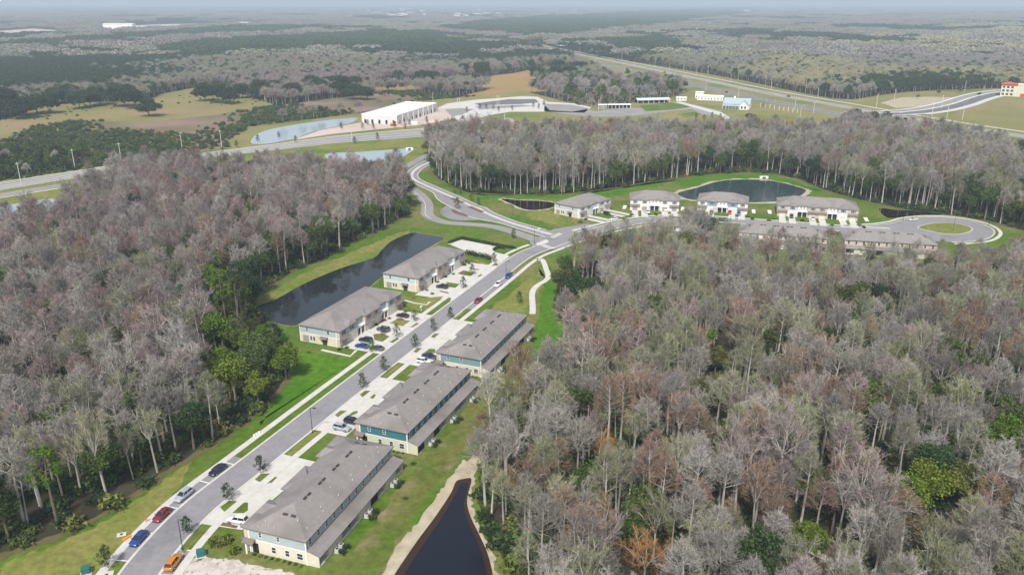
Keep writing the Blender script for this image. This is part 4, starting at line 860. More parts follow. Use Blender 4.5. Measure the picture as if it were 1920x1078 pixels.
def hip_roof(mb, x0, y0, x1, y1, z, m=0, fas=1, th=.2, pitch=PITCH):
    hw = (y1 - y0) / 2; ym = (y0 + y1) / 2; zr = z + hw * pitch; a = (x0 + hw, ym, zr); b = (x1 - hw, ym, zr)
    mb.poly([(x0, y0, z), (x1, y0, z), b, a], m); mb.poly([(x1, y1, z), (x0, y1, z), a, b], m); mb.poly([(x0, y1, z), (x0, y0, z), a], m); mb.poly([(x1, y0, z), (x1, y1, z), b], m)
    for p, q in (((x0, y0), (x1, y0)), ((x1, y0), (x1, y1)), ((x1, y1), (x0, y1)), ((x0, y1), (x0, y0))): mb.poly([(*p, z - th), (*q, z - th), (*q, z), (*p, z)], fas)
    mb.poly([(x0, y0, z - th), (x0, y1, z - th), (x1, y1, z - th), (x1, y0, z - th)], fas)
    return zr
H1, H2 = 2.95, 5.62
def townhouse(label, cx_, cy_, rot, units, lower, upper, bay, back, ends=(1,), L=None, W=13.2, nvent=8, garages=None, group='two storey townhouses'):
    L = L or units * 6.22; X0, X1, Y0, Y1 = -L / 2, L / 2, -W / 2, W / 2
    h = thing('townhouse', label, 'house', (cx_, cy_, 0), R(rot), group)
    MB().box(X0, Y0, 0, X1, Y1, H1).build('lower_wall', lower, h)
    MB().box(X0, Y0, H1 + .22, X1, Y1, H2).build('upper_wall', upper, h)
    MB().box(X0 - .04, Y0 - .04, H1, X1 + .04, Y1 + .04, H1 + .22).build('trim_band', M_trim, h)
    cb = MB()
    for x in (X0, X1):
        for y in (Y0, Y1): cb.cbox(x, y, 0, .26, .26, H2 - .02)
    cb.build('corner_trim', M_trim, h)
    e = .45; z = H2 + .14
    rb = MB(); zr = hip_roof(rb, X0 - e, Y0 - e, X1 + e, Y1 + e, z); roof = rb.build('roof', [M_roof, M_fascia], h)
    # ---------------- front
    fr = {6: [4.7, 4.5, 5.0, 9.0, 5.0, 4.5, 4.7], 4: [4.7, 4.6, 5.4, 4.6, 4.7]}[units]; kinds = {6: 'TBEMEBT', 4: 'TBEBT'}[units]
    k = L / sum(fr); x = X0; gi = 0; pj = 1.25; front = not back
    for w_, kd in zip(fr, kinds):
        w_ *= k; a, b = x + .02, x + w_ - .02; xm = (a + b) / 2; x += w_; yf = Y0 - (0 if kd == 'E' else pj)
        if kd != 'E':
            mw = bay if kd == 'B' else M_white_w if units == 4 else M_tanw
            MB().box(a, yf, H1 + .22, b, Y0 - .002, H2).build('bay_wall', mw, h); MB().box(a, yf, 0, b, Y0 - .002, H1).build('bay_wall', lower if kd == 'B' else mw, h)
            MB().box(a - .04, yf - .04, H1, b + .04, Y0 - .05, H1 + .22).build('trim_band', M_trim, h)
            hw = (b - a) / 2 + .4; zz = z + hw * PITCH * (1.0 if kd == 'B' else .5); br = MB(); yb = Y0 - e + (zz - z) / PITCH + .05; zb = z + .003
            F0, F1 = (a - .4, yf - .4, zb), (b + .4, yf - .4, zb); B0, B1 = (a - .4, Y0 - e + .02, zb), (b + .4, Y0 - e + .02, zb); rf = (xm, yf - .4 + hw * (.45 if kd == 'B' else .95), zz); rk = (xm, yb, zz)
            br.poly([F0, F1, rf]); br.poly([F1, B1, rk, rf]); br.poly([B0, F0, rf, rk])
            for p, q in ((F0, F1), (F1, B1), (B0, F0)): br.poly([(p[0], p[1], p[2] - .2), (q[0], q[1], q[2] - .2), q, p], 1)
            br.build('bay_roof', [M_roof, M_fascia], h)
        if kd in 'TM':
            sk = MB(); s0, s1 = a - .1, b + .1; sk.poly([(s0, yf - 1.0, 2.65), (s1, yf - 1.0, 2.65), (s1, yf - .05, 3.45), (s0, yf - .05, 3.45)]); sk.poly([(s0, yf - 1.0, 2.65), (s0, yf - .05, 3.45), (s0, yf - .05, 2.65)]); sk.poly([(s1, yf - 1.0, 2.65), (s1, yf - .05, 2.65), (s1, yf - .05, 3.45)]); sk.poly([(s0, yf - 1, 2.65), (s0, yf - .05, 2.65), (s1, yf - .05, 2.65), (s1, yf - 1, 2.65)])
            sk.build('skirt_roof', M_skirt, h)
        if not front: continue
        if kd in 'TB':
            window(h, xm, yf, 3.9, 1.25, 1.25, 0, True); ob('garage_door', garage_mesh(2.6, 2.2, (garages or [M_garage])[gi % len(garages or [0])]), h, (xm, yf, 0.03)); gi += 1
        elif kd == 'M':
            for s in (-1, 1):
                window(h, xm + s * w_ * .24, yf, 3.9, 1.25, 1.25, 0, True); ob('garage_door', garage_mesh(2.6, 2.2, (garages or [M_garage])[gi % len(garages or [0])]), h, (xm + s * w_ * .25, yf, .03)); gi += 1
        else:
            for s in (-1, 1):
                window(h, xm + s * .75, yf, 4.2, .6, .8)
                MB().box(xm + s * 1.25 - 1.0, yf - .03, .05, xm + s * 1.25 + 1.0, yf - .003, 2.55).build('porch_opening', M_screen, h)
                MB().box(xm + s * 1.25 - .45, yf - .08, .05, xm + s * 1.25 + .45, yf - .035, 2.15).build('front_door', M_door, h)
            for s in (-1, 0, 1): MB().cbox(xm + s * 2.35, yf - pj + .15, 0, .3, .3, H1).build('porch_post', M_trim, h)
            MB().box(a, yf - pj, H1 - .22, b, yf - .05, H1 - .002).build('porch_beam', M_trim, h)
    # ---------------- back: upper windows, lean-to roof over the patios
    if back:
        n = units * 2
        for i in range(n): window(h, X0 + L * (i + .5) / n, Y1, 3.78, .85, 1.45, math.pi)
        lz0, lz1, ld = 2.62, 3.42, 2.75; lr = MB(); p = [(X0 - .05, Y1 + .03, lz1), (X1 + .05, Y1 + .03, lz1), (X1 + .05, Y1 + ld + .35, lz0), (X0 - .05, Y1 + ld + .35, lz0)]
        lr.poly(p[::-1]); q = [(a, b, c - .16) for a, b, c in p]; lr.poly(q, 1)
        for i in range(4): lr.poly([q[i], q[(i + 1) % 4], p[(i + 1) % 4], p[i]], 1)
        lr.build('patio_roof', [M_roof, M_fascia], h)
        MB().box(X0, Y1 + .05, 0, X1, Y1 + ld, .12).build('patio_slab', M_conc, h)
        for xx in (X0, X1 - .2):
            ew = MB(); pr = [(xx, Y1 + .06, .125), (xx, Y1 + ld - .01, .125), (xx, Y1 + ld - .01, lz0 - .05), (xx, Y1 + .06, lz1 - .2)]; pr2 = [(a + .2, b, c) for a, b, c in pr]
            ew.poly(pr); ew.poly(pr2[::-1]); [ew.poly([pr[i], pr2[i], pr2[(i + 1) % 4], pr[(i + 1) % 4]]) for i in range(4)]; ew.build('patio_end_wall', lower, h)
        u = L / units; rr = random.Random(int(cx_ * 7))
        for i in range(units):
            xa = X0 + i * u; flip = i % 2
            # each unit: one open or screened patio and one stucco pier; neighbours mirror each other
            ox0 = xa + (u * .06 if not flip else u * .42); ox1 = ox0 + u * .52; px0, px1 = (ox1, xa + u - .03) if not flip else (xa + .03, ox0)
            MB().box(px0, Y1 + .06, .125, px1, Y1 + ld - .02, lz0 - .08).build('patio_wall', lower, h)
            MB().box(ox0 + .4, Y1 + .003, .13, ox1 - .4, Y1 + .05, 2.25).build('sliding_door', M_glass, h)
            if rr.random() < .55: MB().box(ox0 + .02, Y1 + ld - .12, .13, ox1 - .02, Y1 + ld - .06, lz0 - .09).build('screen_panel', M_screen, h)
            else: MB().box(ox0 + .02, Y1 + ld - .2, .13, ox1 - .02, Y1 + ld - .1, .42).build('patio_kerb', M_trim, h)
    # ---------------- end walls
    for s in ends:
        xe = X1 if s > 0 else X0; rz = R(90) * s; d = -1 if back else 1
        if back:
            for f in (.2, .52): window(h, xe, Y0 + W * f, 4.0, .62, 1.05, rz)
            for f, w_ in ((.42, .9), (.66, .9), (.88, 1.25)): window(h, xe, Y0 + W * f, .95, w_, 1.35, rz)
            MB().box(xe - .02 if s < 0 else xe, Y0 - 1.2, 2.5, xe + .02 if s < 0 else xe + .02, Y0, 2.7).build('porch_beam', M_trim, h)
            MB().box(xe - .0 * s, Y0 + .5, .05, xe + .04 * s, Y0 + 1.9, 2.3).build('porch_opening', M_screen, h) if s > 0 else None
            MB().cbox(xe + .8 * s, Y0 - .4, 0, .3, .3, 2.7).build('porch_post', M_trim, h)
            sk = MB(); xa = xe + .06 * s; xb = xe + 1.3 * s; sk.poly([(xa, Y0 - 1.2, 3.25), (xb, Y0 - 1.2, 2.75), (xb, Y0 + 1.4, 2.75), (xa, Y0 + 1.4, 3.25)]); sk.poly([(xa, Y0 - 1.2, 2.7), (xb, Y0 - 1.2, 2.7), (xb, Y0 + 1.4, 2.7), (xa, Y0 + 1.4, 2.7)]); sk.poly([(xb, Y0 - 1.2, 2.7), (xb, Y0 + 1.4, 2.7), (xb, Y0 + 1.4, 2.75), (xb, Y0 - 1.2, 2.75)]); sk.build('porch_roof', M_skirt, h)
        else:
            for f, w_ in ((.80, .7), (.22, .95)): window(h, xe, Y0 + W * f, 3.95, w_, 1.2, rz)
            for f in (.62, .70): window(h, xe, Y0 + W * f, .95, .8, 1.35, rz)
            dd = (xe, xe + .05 * s) if s > 0 else (xe - .05, xe)
            MB().box(dd[0], Y0 + W * .27, .05, dd[1], Y0 + W * .27 + 1.7, 2.3).build('front_door', M_door, h)
            MB().box(dd[0], Y1 - 3.2, .2, dd[1], Y1 - 1.0, 2.3).build('porch_opening', M_shade, h)
            sk = MB(); y0, y1 = Y0 + W * .27 - .5, Y0 + W * .27 + 2.2; xa = xe + .05 * s; xb = xe + 1.3 * s; sk.poly([(xa, y0, 3.0), (xb, y0, 2.5), (xb, y1, 2.5), (xa, y1, 3.0)]); sk.poly([(xa, y0, 2.45), (xb, y0, 2.45), (xb, y1, 2.45), (xa, y1, 2.45)]); sk.poly([(xb, y0, 2.45), (xb, y1, 2.45), (xb, y1, 2.5), (xb, y0, 2.5)]); sk.poly([(xa, y0, 2.45), (xb, y0, 2.45), (xb, y0, 2.5), (xa, y0, 3.0)]); sk.build('porch_roof', M_skirt, h)
    # ---------------- roof vents and pipes (sub-parts of the roof)
    hw = W / 2 + e; vm = MESHES.setdefault('vent', MB().box(-.55, -.22, 0, .55, .22, .16).mesh('roof_vent', M_vent)); pm = MESHES.setdefault('pipe', MB().tube((0, 0, 0), (0, 0, .35), .07, .07, 6).mesh('vent_pipe', M_pipe))
    al = math.atan(PITCH)
    def on_roof(me, nm, xx, t, side):
        """t: 0 at the eave, 1 at the ridge; side +1 back, -1 front, or an end"""
        if side in (1, -1): o = ob(nm, me, roof, (xx, side * (hw - t * hw), z + t * hw * PITCH + .02)); o.rotation_euler = (-side * al if nm == 'roof_vent' else 0, 0, 0)
        else:
            s = 1 if side == 'R' else -1; o = ob(nm, me, roof, (s * (L / 2 + e - t * hw), xx, z + t * hw * PITCH + .02)); o.rotation_euler = (0, s * al if nm == 'roof_vent' else 0, 0)
            if nm == 'roof_vent': o.rotation_euler = Matrix.Rotation(s * R(90), 3, 'Z').to_euler() if False else (0, s * al, 0); o.scale = (.42, 2.4, 1)
    inner = L - 2 * hw
    if back or nvent:
        g = nvent // 2
        for i in range(g):
            for s in (-.75, .75): on_roof(vm, 'roof_vent', -inner / 2 + inner * (i + .5) / g + s, .86, 1)
        for en in (['R', 'L'] if back else ['L']):
            for yy in (-.3, 1.6): on_roof(vm, 'roof_vent', yy, .62 if back else .45, en)
        for i in range(units): on_roof(pm, 'vent_pipe', X0 + 3 + i * (L - 6) / (units - 1), .35 + .2 * (i % 2), 1); on_roof(pm, 'vent_pipe', X0 + 4.4 + i * (L - 7) / (units - 1), .22, 1)
        for yy, t in ((-3.5, .3), (-1, .18), (-4.4, .12)): on_roof(pm, 'vent_pipe', yy, t, 'R' if back else 'L')
    return h
HOUSES = {}
HOUSES[1] = townhouse('nearest townhouse, pale blue over cream, by the rubble patch', -40.3, 148.7, 251.2, 6, M_cream, M_blue1, M_blue1, True, L=36.6, W=13)
HOUSES[2] = townhouse('dark teal townhouse, second along the right of the street', -24.8, 190.2, 248.6, 6, M_greenish, M_teal, M_teal, True, L=37.2)
HOUSES[3] = townhouse('grey green townhouse below the olive lawn', -8.35, 232.2, 248.4, 6, M_cream, M_gteal, M_gteal, True, L=37.4)
GD = [M_garage2, M_garage, M_garage, M_garage, M_garage, M_garage2]
HOUSES[5] = townhouse('cream and blue townhouse at the near end of the long pond', -54.6, 254.5, 67.1, 6, M_cream, M_blue1, M_blue1, False, ends=(-1,), L=39, W=14, nvent=0, garages=GD)
HOUSES[4] = townhouse('cream and light blue townhouse beside the white concrete lot', -35.0, 305.6, 66.1, 6, M_cream, M_blue2, M_blue2, False, ends=(-1,), L=38.4, W=14, nvent=0, garages=GD)
def row(n, a, b, *args, W=15.0, **kw):
    p, q = G(*a), G(*b); r = math.atan2(q[1] - p[1], q[0] - p[0]); nx, ny = math.sin(r), -math.cos(r); k = W / 2 + 1.25
    HOUSES[n] = townhouse(args[0], (p[0] + q[0]) / 2 - nx * k, (p[1] + q[1]) / 2 - ny * k, math.degrees(r), *args[1:], W=W, nvent=0, **kw)
row(6, (1084, 411.5), (1147, 392), 'four unit townhouse turned at an angle beside the crossing', 4, M_cream, M_blue2, M_blue2, False, ends=(-1,), L=26.5, garages=[M_garage2, M_garage])
row(7, (1188, 394.5), (1266, 397), 'white four unit townhouse with grey bays, second along the far row', 4, M_white_w, M_white_w, M_white_w, False, ends=(1, -1), L=25.2, garages=[M_garage2, M_garage2])
row(8, (1313, 396.5), (1394, 402), 'four unit townhouse with steel blue bays, red and blue cars before it', 4, M_white_w, M_white_w, mat('steel_blue_siding', (0.24, 0.34, 0.42), 0.8, 0.2), False, ends=(1,), L=25.2)
row(9, (1460, 405), (1604, 414.5), 'six unit townhouse with pale blue bays beside the turning circle', 6, M_white_w, M_white_w, M_blue2, False, ends=(1,), L=38.5)
HOUSES[12] = townhouse('roof and tan back of the townhouse below the turning circle', 165.4, 338.8, 167, 6, M_greenish, M_tanw, M_tanw, True, ends=(), L=37)
HOUSES[11] = townhouse('grey roofed townhouse half hidden by bare trees, middle of three', 122.5, 349.6, 163.2, 6, M_white_w, M_white_w, M_blue2, True, ends=(), L=37)
p = G(1352, 428, 5.7); HOUSES[10] = townhouse('grey roofed townhouse almost hidden by bare trees near the crossing', p[0] - .985 * 13.5 - 1.2, p[1] + .17 * 13.5 + 6.9, 170, 4, M_white_w, M_white_w, M_blue2, True, ends=(), L=26)
# ------------------------------------------------------------------ driveways and front gardens
def s_at(px_, py_): return near_s(STREET, G(px_, py_))
for (a, b) in (((400, 985), (537, 853)), ((603, 809), (717, 708)), ((757, 682), (846, 598))):
    ribbon('driveway', arc(STREET, s_at(*a), s_at(*b)), HW + .56, 6.58, 0.028, M_conc, label='white concrete apron of the driveways'); ribbon('driveway', arc(STREET, s_at(*a), s_at(*b)), 8.32, 13.6, 0.028, M_conc, label='white concrete driveways of the right hand townhouses')
for (a, b) in (((712, 664), (800, 590)), ((843, 563), (934, 499))):
    ribbon('driveway', arc(STREET, s_at(*a), s_at(*b)), -6.58, -HW - .56, 0.028, M_conc, label='white concrete apron of the driveways'); ribbon('driveway', arc(STREET, s_at(*a), s_at(*b)), -19.5, -8.32, 0.028, M_conc, label='white concrete driveways of the left hand townhouses')
GR = [[(338, 1030), (375, 1001), (377, 1003), (346, 1037)], [(412.7, 951), (429, 939), (444.5, 939.7), (421, 959.6)], [(477.7, 899), (490, 887.8), (506.7, 887.8), (487, 904)], [(537.5, 852), (583, 810.4), (602.5, 809), (547, 856)], [(628, 778), (638, 770), (651, 770), (633.5, 782.6)],
      [(674.7, 740), (684.7, 732.5), (694.7, 733), (680, 744.8)], [(717, 707), (745, 682.4), (756, 682.4), (723.7, 709)], [(775, 659), (782.7, 653), (791.6, 653), (780.5, 662)], [(808, 632), (814, 626), (824, 625.6), (814, 634)], [(846, 596), (873, 581.4), (876.5, 582), (853, 600)],
      [(433, 962), (451, 943), (465, 942), (465, 957), (457, 962)], [(500, 907), (513, 893), (520, 895), (510, 905)], [(646, 785), (658, 772.6), (671, 770), (670, 775)], [(692, 746), (702, 739), (705, 741), (700, 748)], [(733.7, 711), (747, 702), (750, 704), (741, 712)], [(791.6, 663.5), (802.7, 654), (816, 654.6), (816, 662)], [(826, 632), (833, 626.7), (839.5, 626), (832, 632)],
      [(730, 642), (744, 633), (748.8, 635), (737, 643)], [(768.5, 614), (781, 605), (786, 607.5), (774, 614)], [(804.5, 586.6), (820.7, 572.7), (827.6, 576), (814, 587)], [(826.5, 569), (841.5, 557.6), (847, 560), (834.6, 570)], [(862, 541), (871.7, 534), (876, 536.7), (867, 541)], [(681.5, 680), (700, 664), (709, 666.6), (691, 680)],
      [(700, 627), (716, 625), (732.5, 632), (718.6, 641.5), (702, 637.6)], [(730, 606), (744, 599), (769.6, 601.6), (755.7, 612)], [(836, 529), (861.7, 533), (854, 540), (840.6, 538.4)], [(858, 513.4), (868.7, 507), (889, 512), (883, 518), (872, 516.6)], [(886, 490), (894, 487), (917, 496), (911, 497)], [(890.6, 519), (897, 512.7), (904.7, 515.8), (898, 519.7)], [(916, 498), (925, 491.6), (934, 494.7), (926.6, 499)]]
for i, g in enumerate(GR): sheet('grass_plot', GP(g), 0.036, (M_lawn_dry, M_lawn, M_lawn_back)[i % 3], 'small grass plot between the driveways')
sheet('grass_plot', GP([(753, 555), (795, 558.7), (832, 556), (797, 584), (772, 581), (757, 569)]), 0.036, M_lawn_dry, 'lawn between the two left hand townhouses')
for g in ([(410, 984.5), (418, 979), (447, 986), (443, 991)], [(742, 598), (752, 596), (760, 600), (749, 602)], [(858, 513), (868, 508), (876, 512), (868, 516)], [(700, 606), (722, 598), (727, 601), (705, 610)], [(880, 503), (897, 505), (899, 507), (882, 505)], [(823, 545), (840, 548), (842, 551), (826, 548)]): sheet('mulch_bed', GP(g), 0.042, M_mulch, 'brown mulch strip between driveways')
sheet('concrete_lot', GP([(839, 457), (865.6, 450), (918.8, 460), (925, 462), (933, 460), (925, 469.7), (928, 472.8), (947, 478), (956, 480.6), (934, 497), (922, 490), (920, 482), (873, 471)]), 0.028, M_conc, 'white concrete car park at the end of the left row')
for pts in ([(603, 656), (625, 661), (657, 668), (668, 657)], [(758, 604 - 41), (775, 568), (800, 572), (806, 566)]): ribbon('footpath', GP(pts), -.5, .5, 0.0, M_conc, 0.105, 'narrow pale path round the corner of the townhouse')
for hk in (6, 7, 8, 9):
    h = HOUSES[hk]; r = h.rotation_euler.z
    for d in [c for c in h.children if c.name.startswith('garage_door')]:
        x, y, _ = d.location; w = (h.location.x + x * math.cos(r) - y * math.sin(r), h.location.y + x * math.sin(r) + y * math.cos(r)); n = (math.sin(r), -math.cos(r)); t = (math.cos(r), math.sin(r))
        s = near_s(STREET, w); q = arc(STREET, s, s + .1)[0]; D = max(4.5, min(14, math.dist(w, q) - 4.3))
        sheet('driveway', [(w[0] - t[0] * 1.55, w[1] - t[1] * 1.55), (w[0] + t[0] * 1.55, w[1] + t[1] * 1.55), (w[0] + t[0] * 1.7 + n[0] * D, w[1] + t[1] * 1.7 + n[1] * D), (w[0] - t[0] * 1.7 + n[0] * D, w[1] - t[1] * 1.7 + n[1] * D)], 0.028, M_conc, 'white driveway of a far townhouse')

# ------------------------------------------------------------------ cars
M_tyre = mat('tyre_rubber', (0.02, 0.02, 0.02), 0.9, 0.2); M_rim = mat('wheel_rim', (0.45, 0.45, 0.46), 0.35, 0.5, metal=.6); M_cglass = mat('car_glass', (0.02, 0.025, 0.03), 0.06, 0.6)
M_head = mat('headlight_lens', (0.75, 0.77, 0.8), 0.15, 0.6); M_tail = mat('taillight_lens', (0.35, 0.02, 0.02), 0.25, 0.5)
def paint(name, c):
    m = mat(name, c, 0.28, 0.5); m.node_tree.nodes['Principled BSDF'].inputs['Coat Weight'].default_value = .6; m.node_tree.nodes['Principled BSDF'].inputs['Coat Roughness'].default_value = .08; return m
PAINT = {'navy': paint('navy_paint', (0.012, 0.022, 0.055)), 'blue': paint('blue_paint', (0.015, 0.055, 0.25)), 'maroon': paint('maroon_paint', (0.22, 0.012, 0.04)), 'silver': paint('silver_paint', (0.36, 0.39, 0.45)), 'orange': paint('orange_paint', (0.55, 0.19, 0.015)), 'white': paint('white_paint', (0.72, 0.73, 0.75)),
         'black': paint('black_paint', (0.015, 0.016, 0.018)), 'grey': paint('grey_paint', (0.09, 0.1, 0.11)), 'red': paint('red_paint', (0.42, 0.02, 0.02)), 'bright_blue': paint('bright_blue_paint', (0.02, 0.16, 0.5))}
def loft(mb, secs, m=0):
    n0 = len(mb.v); k = len(secs[0])
    for s in secs: mb.v += s
    for i in range(len(secs) - 1):
        for j in range(k): a, b = n0 + i * k + j, n0 + i * k + (j + 1) % k; mb.f.append((a, b, b + k, a + k)); mb.m.append(m)
    mb.f.append(tuple(n0 + j for j in range(k))[::-1]); mb.m.append(m); mb.f.append(tuple(n0 + (len(secs) - 1) * k + j for j in range(k))); mb.m.append(m)
CARS = {}
def car_meshes(kind, color):
    if (kind, color) in CARS: return CARS[(kind, color)]
    suv = kind == 'suv'; dz = .12 if suv else 0; b = MB(); secs = []
    for x, w, zb in ((-2.32, .62, .62), (-2.25, .78, .70), (-2.0, .88, .76), (-1.35, .92, .84), (-.85, .92, .90), (.9, .92, .94), (1.75, .9, .97), (2.15, .84, .96), (2.3, .72, .80)):
        zb += dz; secs.append([(x, -w * .9, .24), (x, -w, .5), (x, -w * .97, zb - .06), (x, -w * .86, zb), (x, w * .86, zb), (x, w * .97, zb - .06), (x, w, .5), (x, w * .9, .24)])
    loft(b, secs)
    zt = 1.68 if suv else 1.42; zb = .92 + dz; f0, f1, r0, r1 = (-1.0, -.3, 1.75, 2.18) if suv else (-1.05, -.2, .95, 1.85)
    g = MB(); A = [(f0, -.76, zb), (r1, -.76, zb + .03), (r1, .76, zb + .03), (f0, .76, zb)]; B = [(f1, -.6, zt - .05), (r0, -.6, zt - .07), (r0, .6, zt - .07), (f1, .6, zt - .05)]
    for i in range(4): g.poly([A[i], A[(i + 1) % 4], B[(i + 1) % 4], B[i]])
    g.poly(B)
    t = MB(); loft(t, [[(x, -w, zt - .06), (x, -w * .85, z), (x, w * .85, z), (x, w, zt - .06)] for x, w, z in ((f1 - .05, .56, zt - .04), (f1 + .2, .62, zt), (r0 - .25, .62, zt), (r0 + .05, .57, zt - .05))])
    for s in (-1, 1):                                            # roof pillars
        for p, q in (((f0, .77), (f1, .61)), ((r1, .77), (r0, .61)), (((f0 + r1) / 2 - .1, .78), ((f1 + r0) / 2 - .1, .62))): t.tube((p[0], s * p[1], zb), (q[0], s * q[1], zt - .05), .05, .045, 4, cap=False)
    W_ = MB(); W_.tube((0, -.11, 0), (0, .11, 0), .335, .335, 14); W_.poly([(.335 * math.cos(a), -.11, .335 * math.sin(a)) for a in np.linspace(0, 6.283, 15)[:-1]])
    rim = MB(); rim.tube((0, -.125, 0), (0, .125, 0), .2, .2, 10); rim.poly([(.2 * math.cos(a), -.125, .2 * math.sin(a)) for a in np.linspace(0, 6.283, 11)[:-1]])
    hl = MB().box(-.08, -.2, -.07, .08, .2, .07); mir = MB().box(-.08, -.1, -.07, .08, .1, .07)
    CARS[(kind, color)] = (b.mesh('body', PAINT[color], True), g.mesh('window_glass', M_cglass), t.mesh('car_roof', PAINT[color], False), CARS.setdefault('w', W_.mesh('wheel', M_tyre)), CARS.setdefault('r', rim.mesh('rim', M_rim)),
                            CARS.setdefault('h', hl.mesh('headlight', M_head)), CARS.setdefault('t', hl.mesh('taillight', M_tail)), mir.mesh('mirror', PAINT[color]))
    return CARS[(kind, color)]
def car(kind, color, pos, ang, label, group=None, sc=1.0):
    c = thing('parked_car', label, 'car', (pos[0], pos[1], .035 + LIFT), ang, group); bd, gl, rf, wh, ri, hl, tl, mi = car_meshes(kind, color); c.scale = (sc, sc, sc); dz = .12 if kind == 'suv' else 0
    ob('body', bd, c); ob('window_glass', gl, c); ob('car_roof', rf, c)
    for x in (-1.45, 1.4):
        for y in (-.83, .83): w = ob('wheel', wh, c, (x, y, .335)); ob('rim', ri, w)
    for y in (-.6, .6): ob('headlight', hl, c, (-2.22, y, .62 + dz)); ob('taillight', tl, c, (2.2, y, .76 + dz)); ob('mirror', mi, c, (-.75, y * 1.62, 1.0 + dz))
    return c
def sdir(p):
    s = near_s(STREET, p); a, b = arc(STREET, s - 1, s + 1, 2)[0], arc(STREET, s - 1, s + 1, 2)[-1]; return math.atan2(b[1] - a[1], b[0] - a[0])
def bay_car(kind, color, px_, py_, label, off, flip=0, sc=1.04):
    p = G(px_, py_); s = near_s(STREET, p); q = arc(STREET, s, s + .01, 1)[0]; a = sdir(p); n = (math.sin(a), -math.cos(a)); car(kind, color, (q[0] + n[0] * off, q[1] + n[1] * off), a + flip, label, None, sc)
bay_car('sedan', 'blue', 265, 1014, 'blue car, nearest of the row parked along the left kerb', -5.45)
bay_car('sedan', 'maroon', 310, 970, 'dark pink red car parked between the blue and the silver one', -5.45)
bay_car('suv', 'silver', 350, 934, 'silver estate car in the parking bay behind the red one', -5.45)
bay_car('sedan', 'navy', 414, 886, 'dark navy car, farthest of the row along the left kerb', -5.45)
bay_car('suv', 'orange', 315, 1058, 'orange car with a dark roof parked by the right footpath', 5.45, math.pi)
bay_car('sedan', 'maroon', 890.5, 565, 'red car parked by the near end of the olive lawn', 5.45); bay_car('suv', 'white', 925.6, 535, 'white car parked by the olive lawn, between red and blue', 5.45); bay_car('suv', 'blue', 944.6, 519, 'blue car parked by the olive lawn under a street lamp', 5.45)
def drive_car(kind, color, px_, py_, label, turn=R(90), z=.3, sc=1.03): p = G(px_, py_, z); car(kind, color, p, sdir(p) + turn, label, None, sc)
drive_car('suv', 'white', 446, 977, 'white car nosed up to the garage of the nearest townhouse', R(-90)); drive_car('suv', 'silver', 641, 804, 'silver car on the drive of the teal townhouse'); drive_car('suv', 'navy', 661, 792, 'dark blue car beside the silver one on the teal townhouse drive')
drive_car('suv', 'white', 795, 679, 'white car on the drive of the grey green townhouse'); drive_car('sedan', 'navy', 805, 669, 'navy car on the drive of the grey green townhouse')
drive_car('suv', 'navy', 686, 639, 'navy car close to the garage, left of two blue ones', R(-90)); drive_car('sedan', 'blue', 679, 650, 'bright blue car on the corner drive of the long pond townhouse', R(-90)); drive_car('sedan', 'grey', 707, 654, 'dark grey car near the footpath behind a round tree', R(-90)); drive_car('suv', 'grey', 719, 619, 'grey car on the middle drive of the long pond townhouse', R(-90)); drive_car('sedan', 'black', 755, 593, 'black car on the farthest drive of the long pond townhouse', R(-90)); drive_car('suv', 'black', 829, 539, 'black car on the drive of the townhouse beside the white lot', R(-90))
drive_car('suv', 'black', 1138, 402, 'black car on the drive of the angled townhouse', R(90)); drive_car('suv', 'white', 1151, 412, 'white car at the kerb before the angled townhouse', 0)
for kind, col, x, y, lab, rot in (('suv', 'white', 1246, 394, 'white van like car on the drive of the white four unit townhouse', 0), ('sedan', 'white', 1213, 398, 'small white car by the left garage of the white four unit townhouse', 0), ('suv', 'red', 1368, 400, 'red car before the four unit townhouse with steel blue bays', 0), ('suv', 'bright_blue', 1385, 402, 'bright blue car beside the red one', 0), ('sedan', 'grey', 1334, 399, 'grey car on the left drive of the steel blue bay townhouse', 0), ('suv', 'navy', 1484, 407, 'navy car on the left drive of the six unit townhouse', 0), ('sedan', 'white', 1524, 411, 'white car on the middle drive of the six unit townhouse', 0)): drive_car(kind, col, x, y, lab, R(90))
drive_car('sedan', 'black', 1356, 414, 'black car in the street before the steel blue bay townhouse', 0); drive_car('sedan', 'black', 1562, 438, 'black car beyond the roofs near the turning circle', 0); p = G(1712, 414); car('sedan', 'white', p, R(15), 'white car driving round the turning circle')
hd = math.atan2(HC[40][1] - HC[30][1], HC[40][0] - HC[30][0])
for kind, col, x, y, lab in (('sedan', 'black', 1362, 174, 'black car on the near carriageway of the highway'), ('suv', 'white', 1176, 115, 'white van on the far carriageway below the pale trunks'), ('sedan', 'white', 1226, 132, 'white car on the highway beyond the lone conical tree'), ('suv', 'navy', 1246, 137, 'dark car on the highway beside a light pole'), ('sedan', 'navy', 1478, 182, 'dark car on the highway near the side road'), ('suv', 'black', 1764, 231, 'dark car on the near lanes past the side road'), ('suv', 'white', 1755, 226, 'white car just ahead of a dark one past the side road')): car(kind, col, G(x, y), hd, lab, None, 1.15)

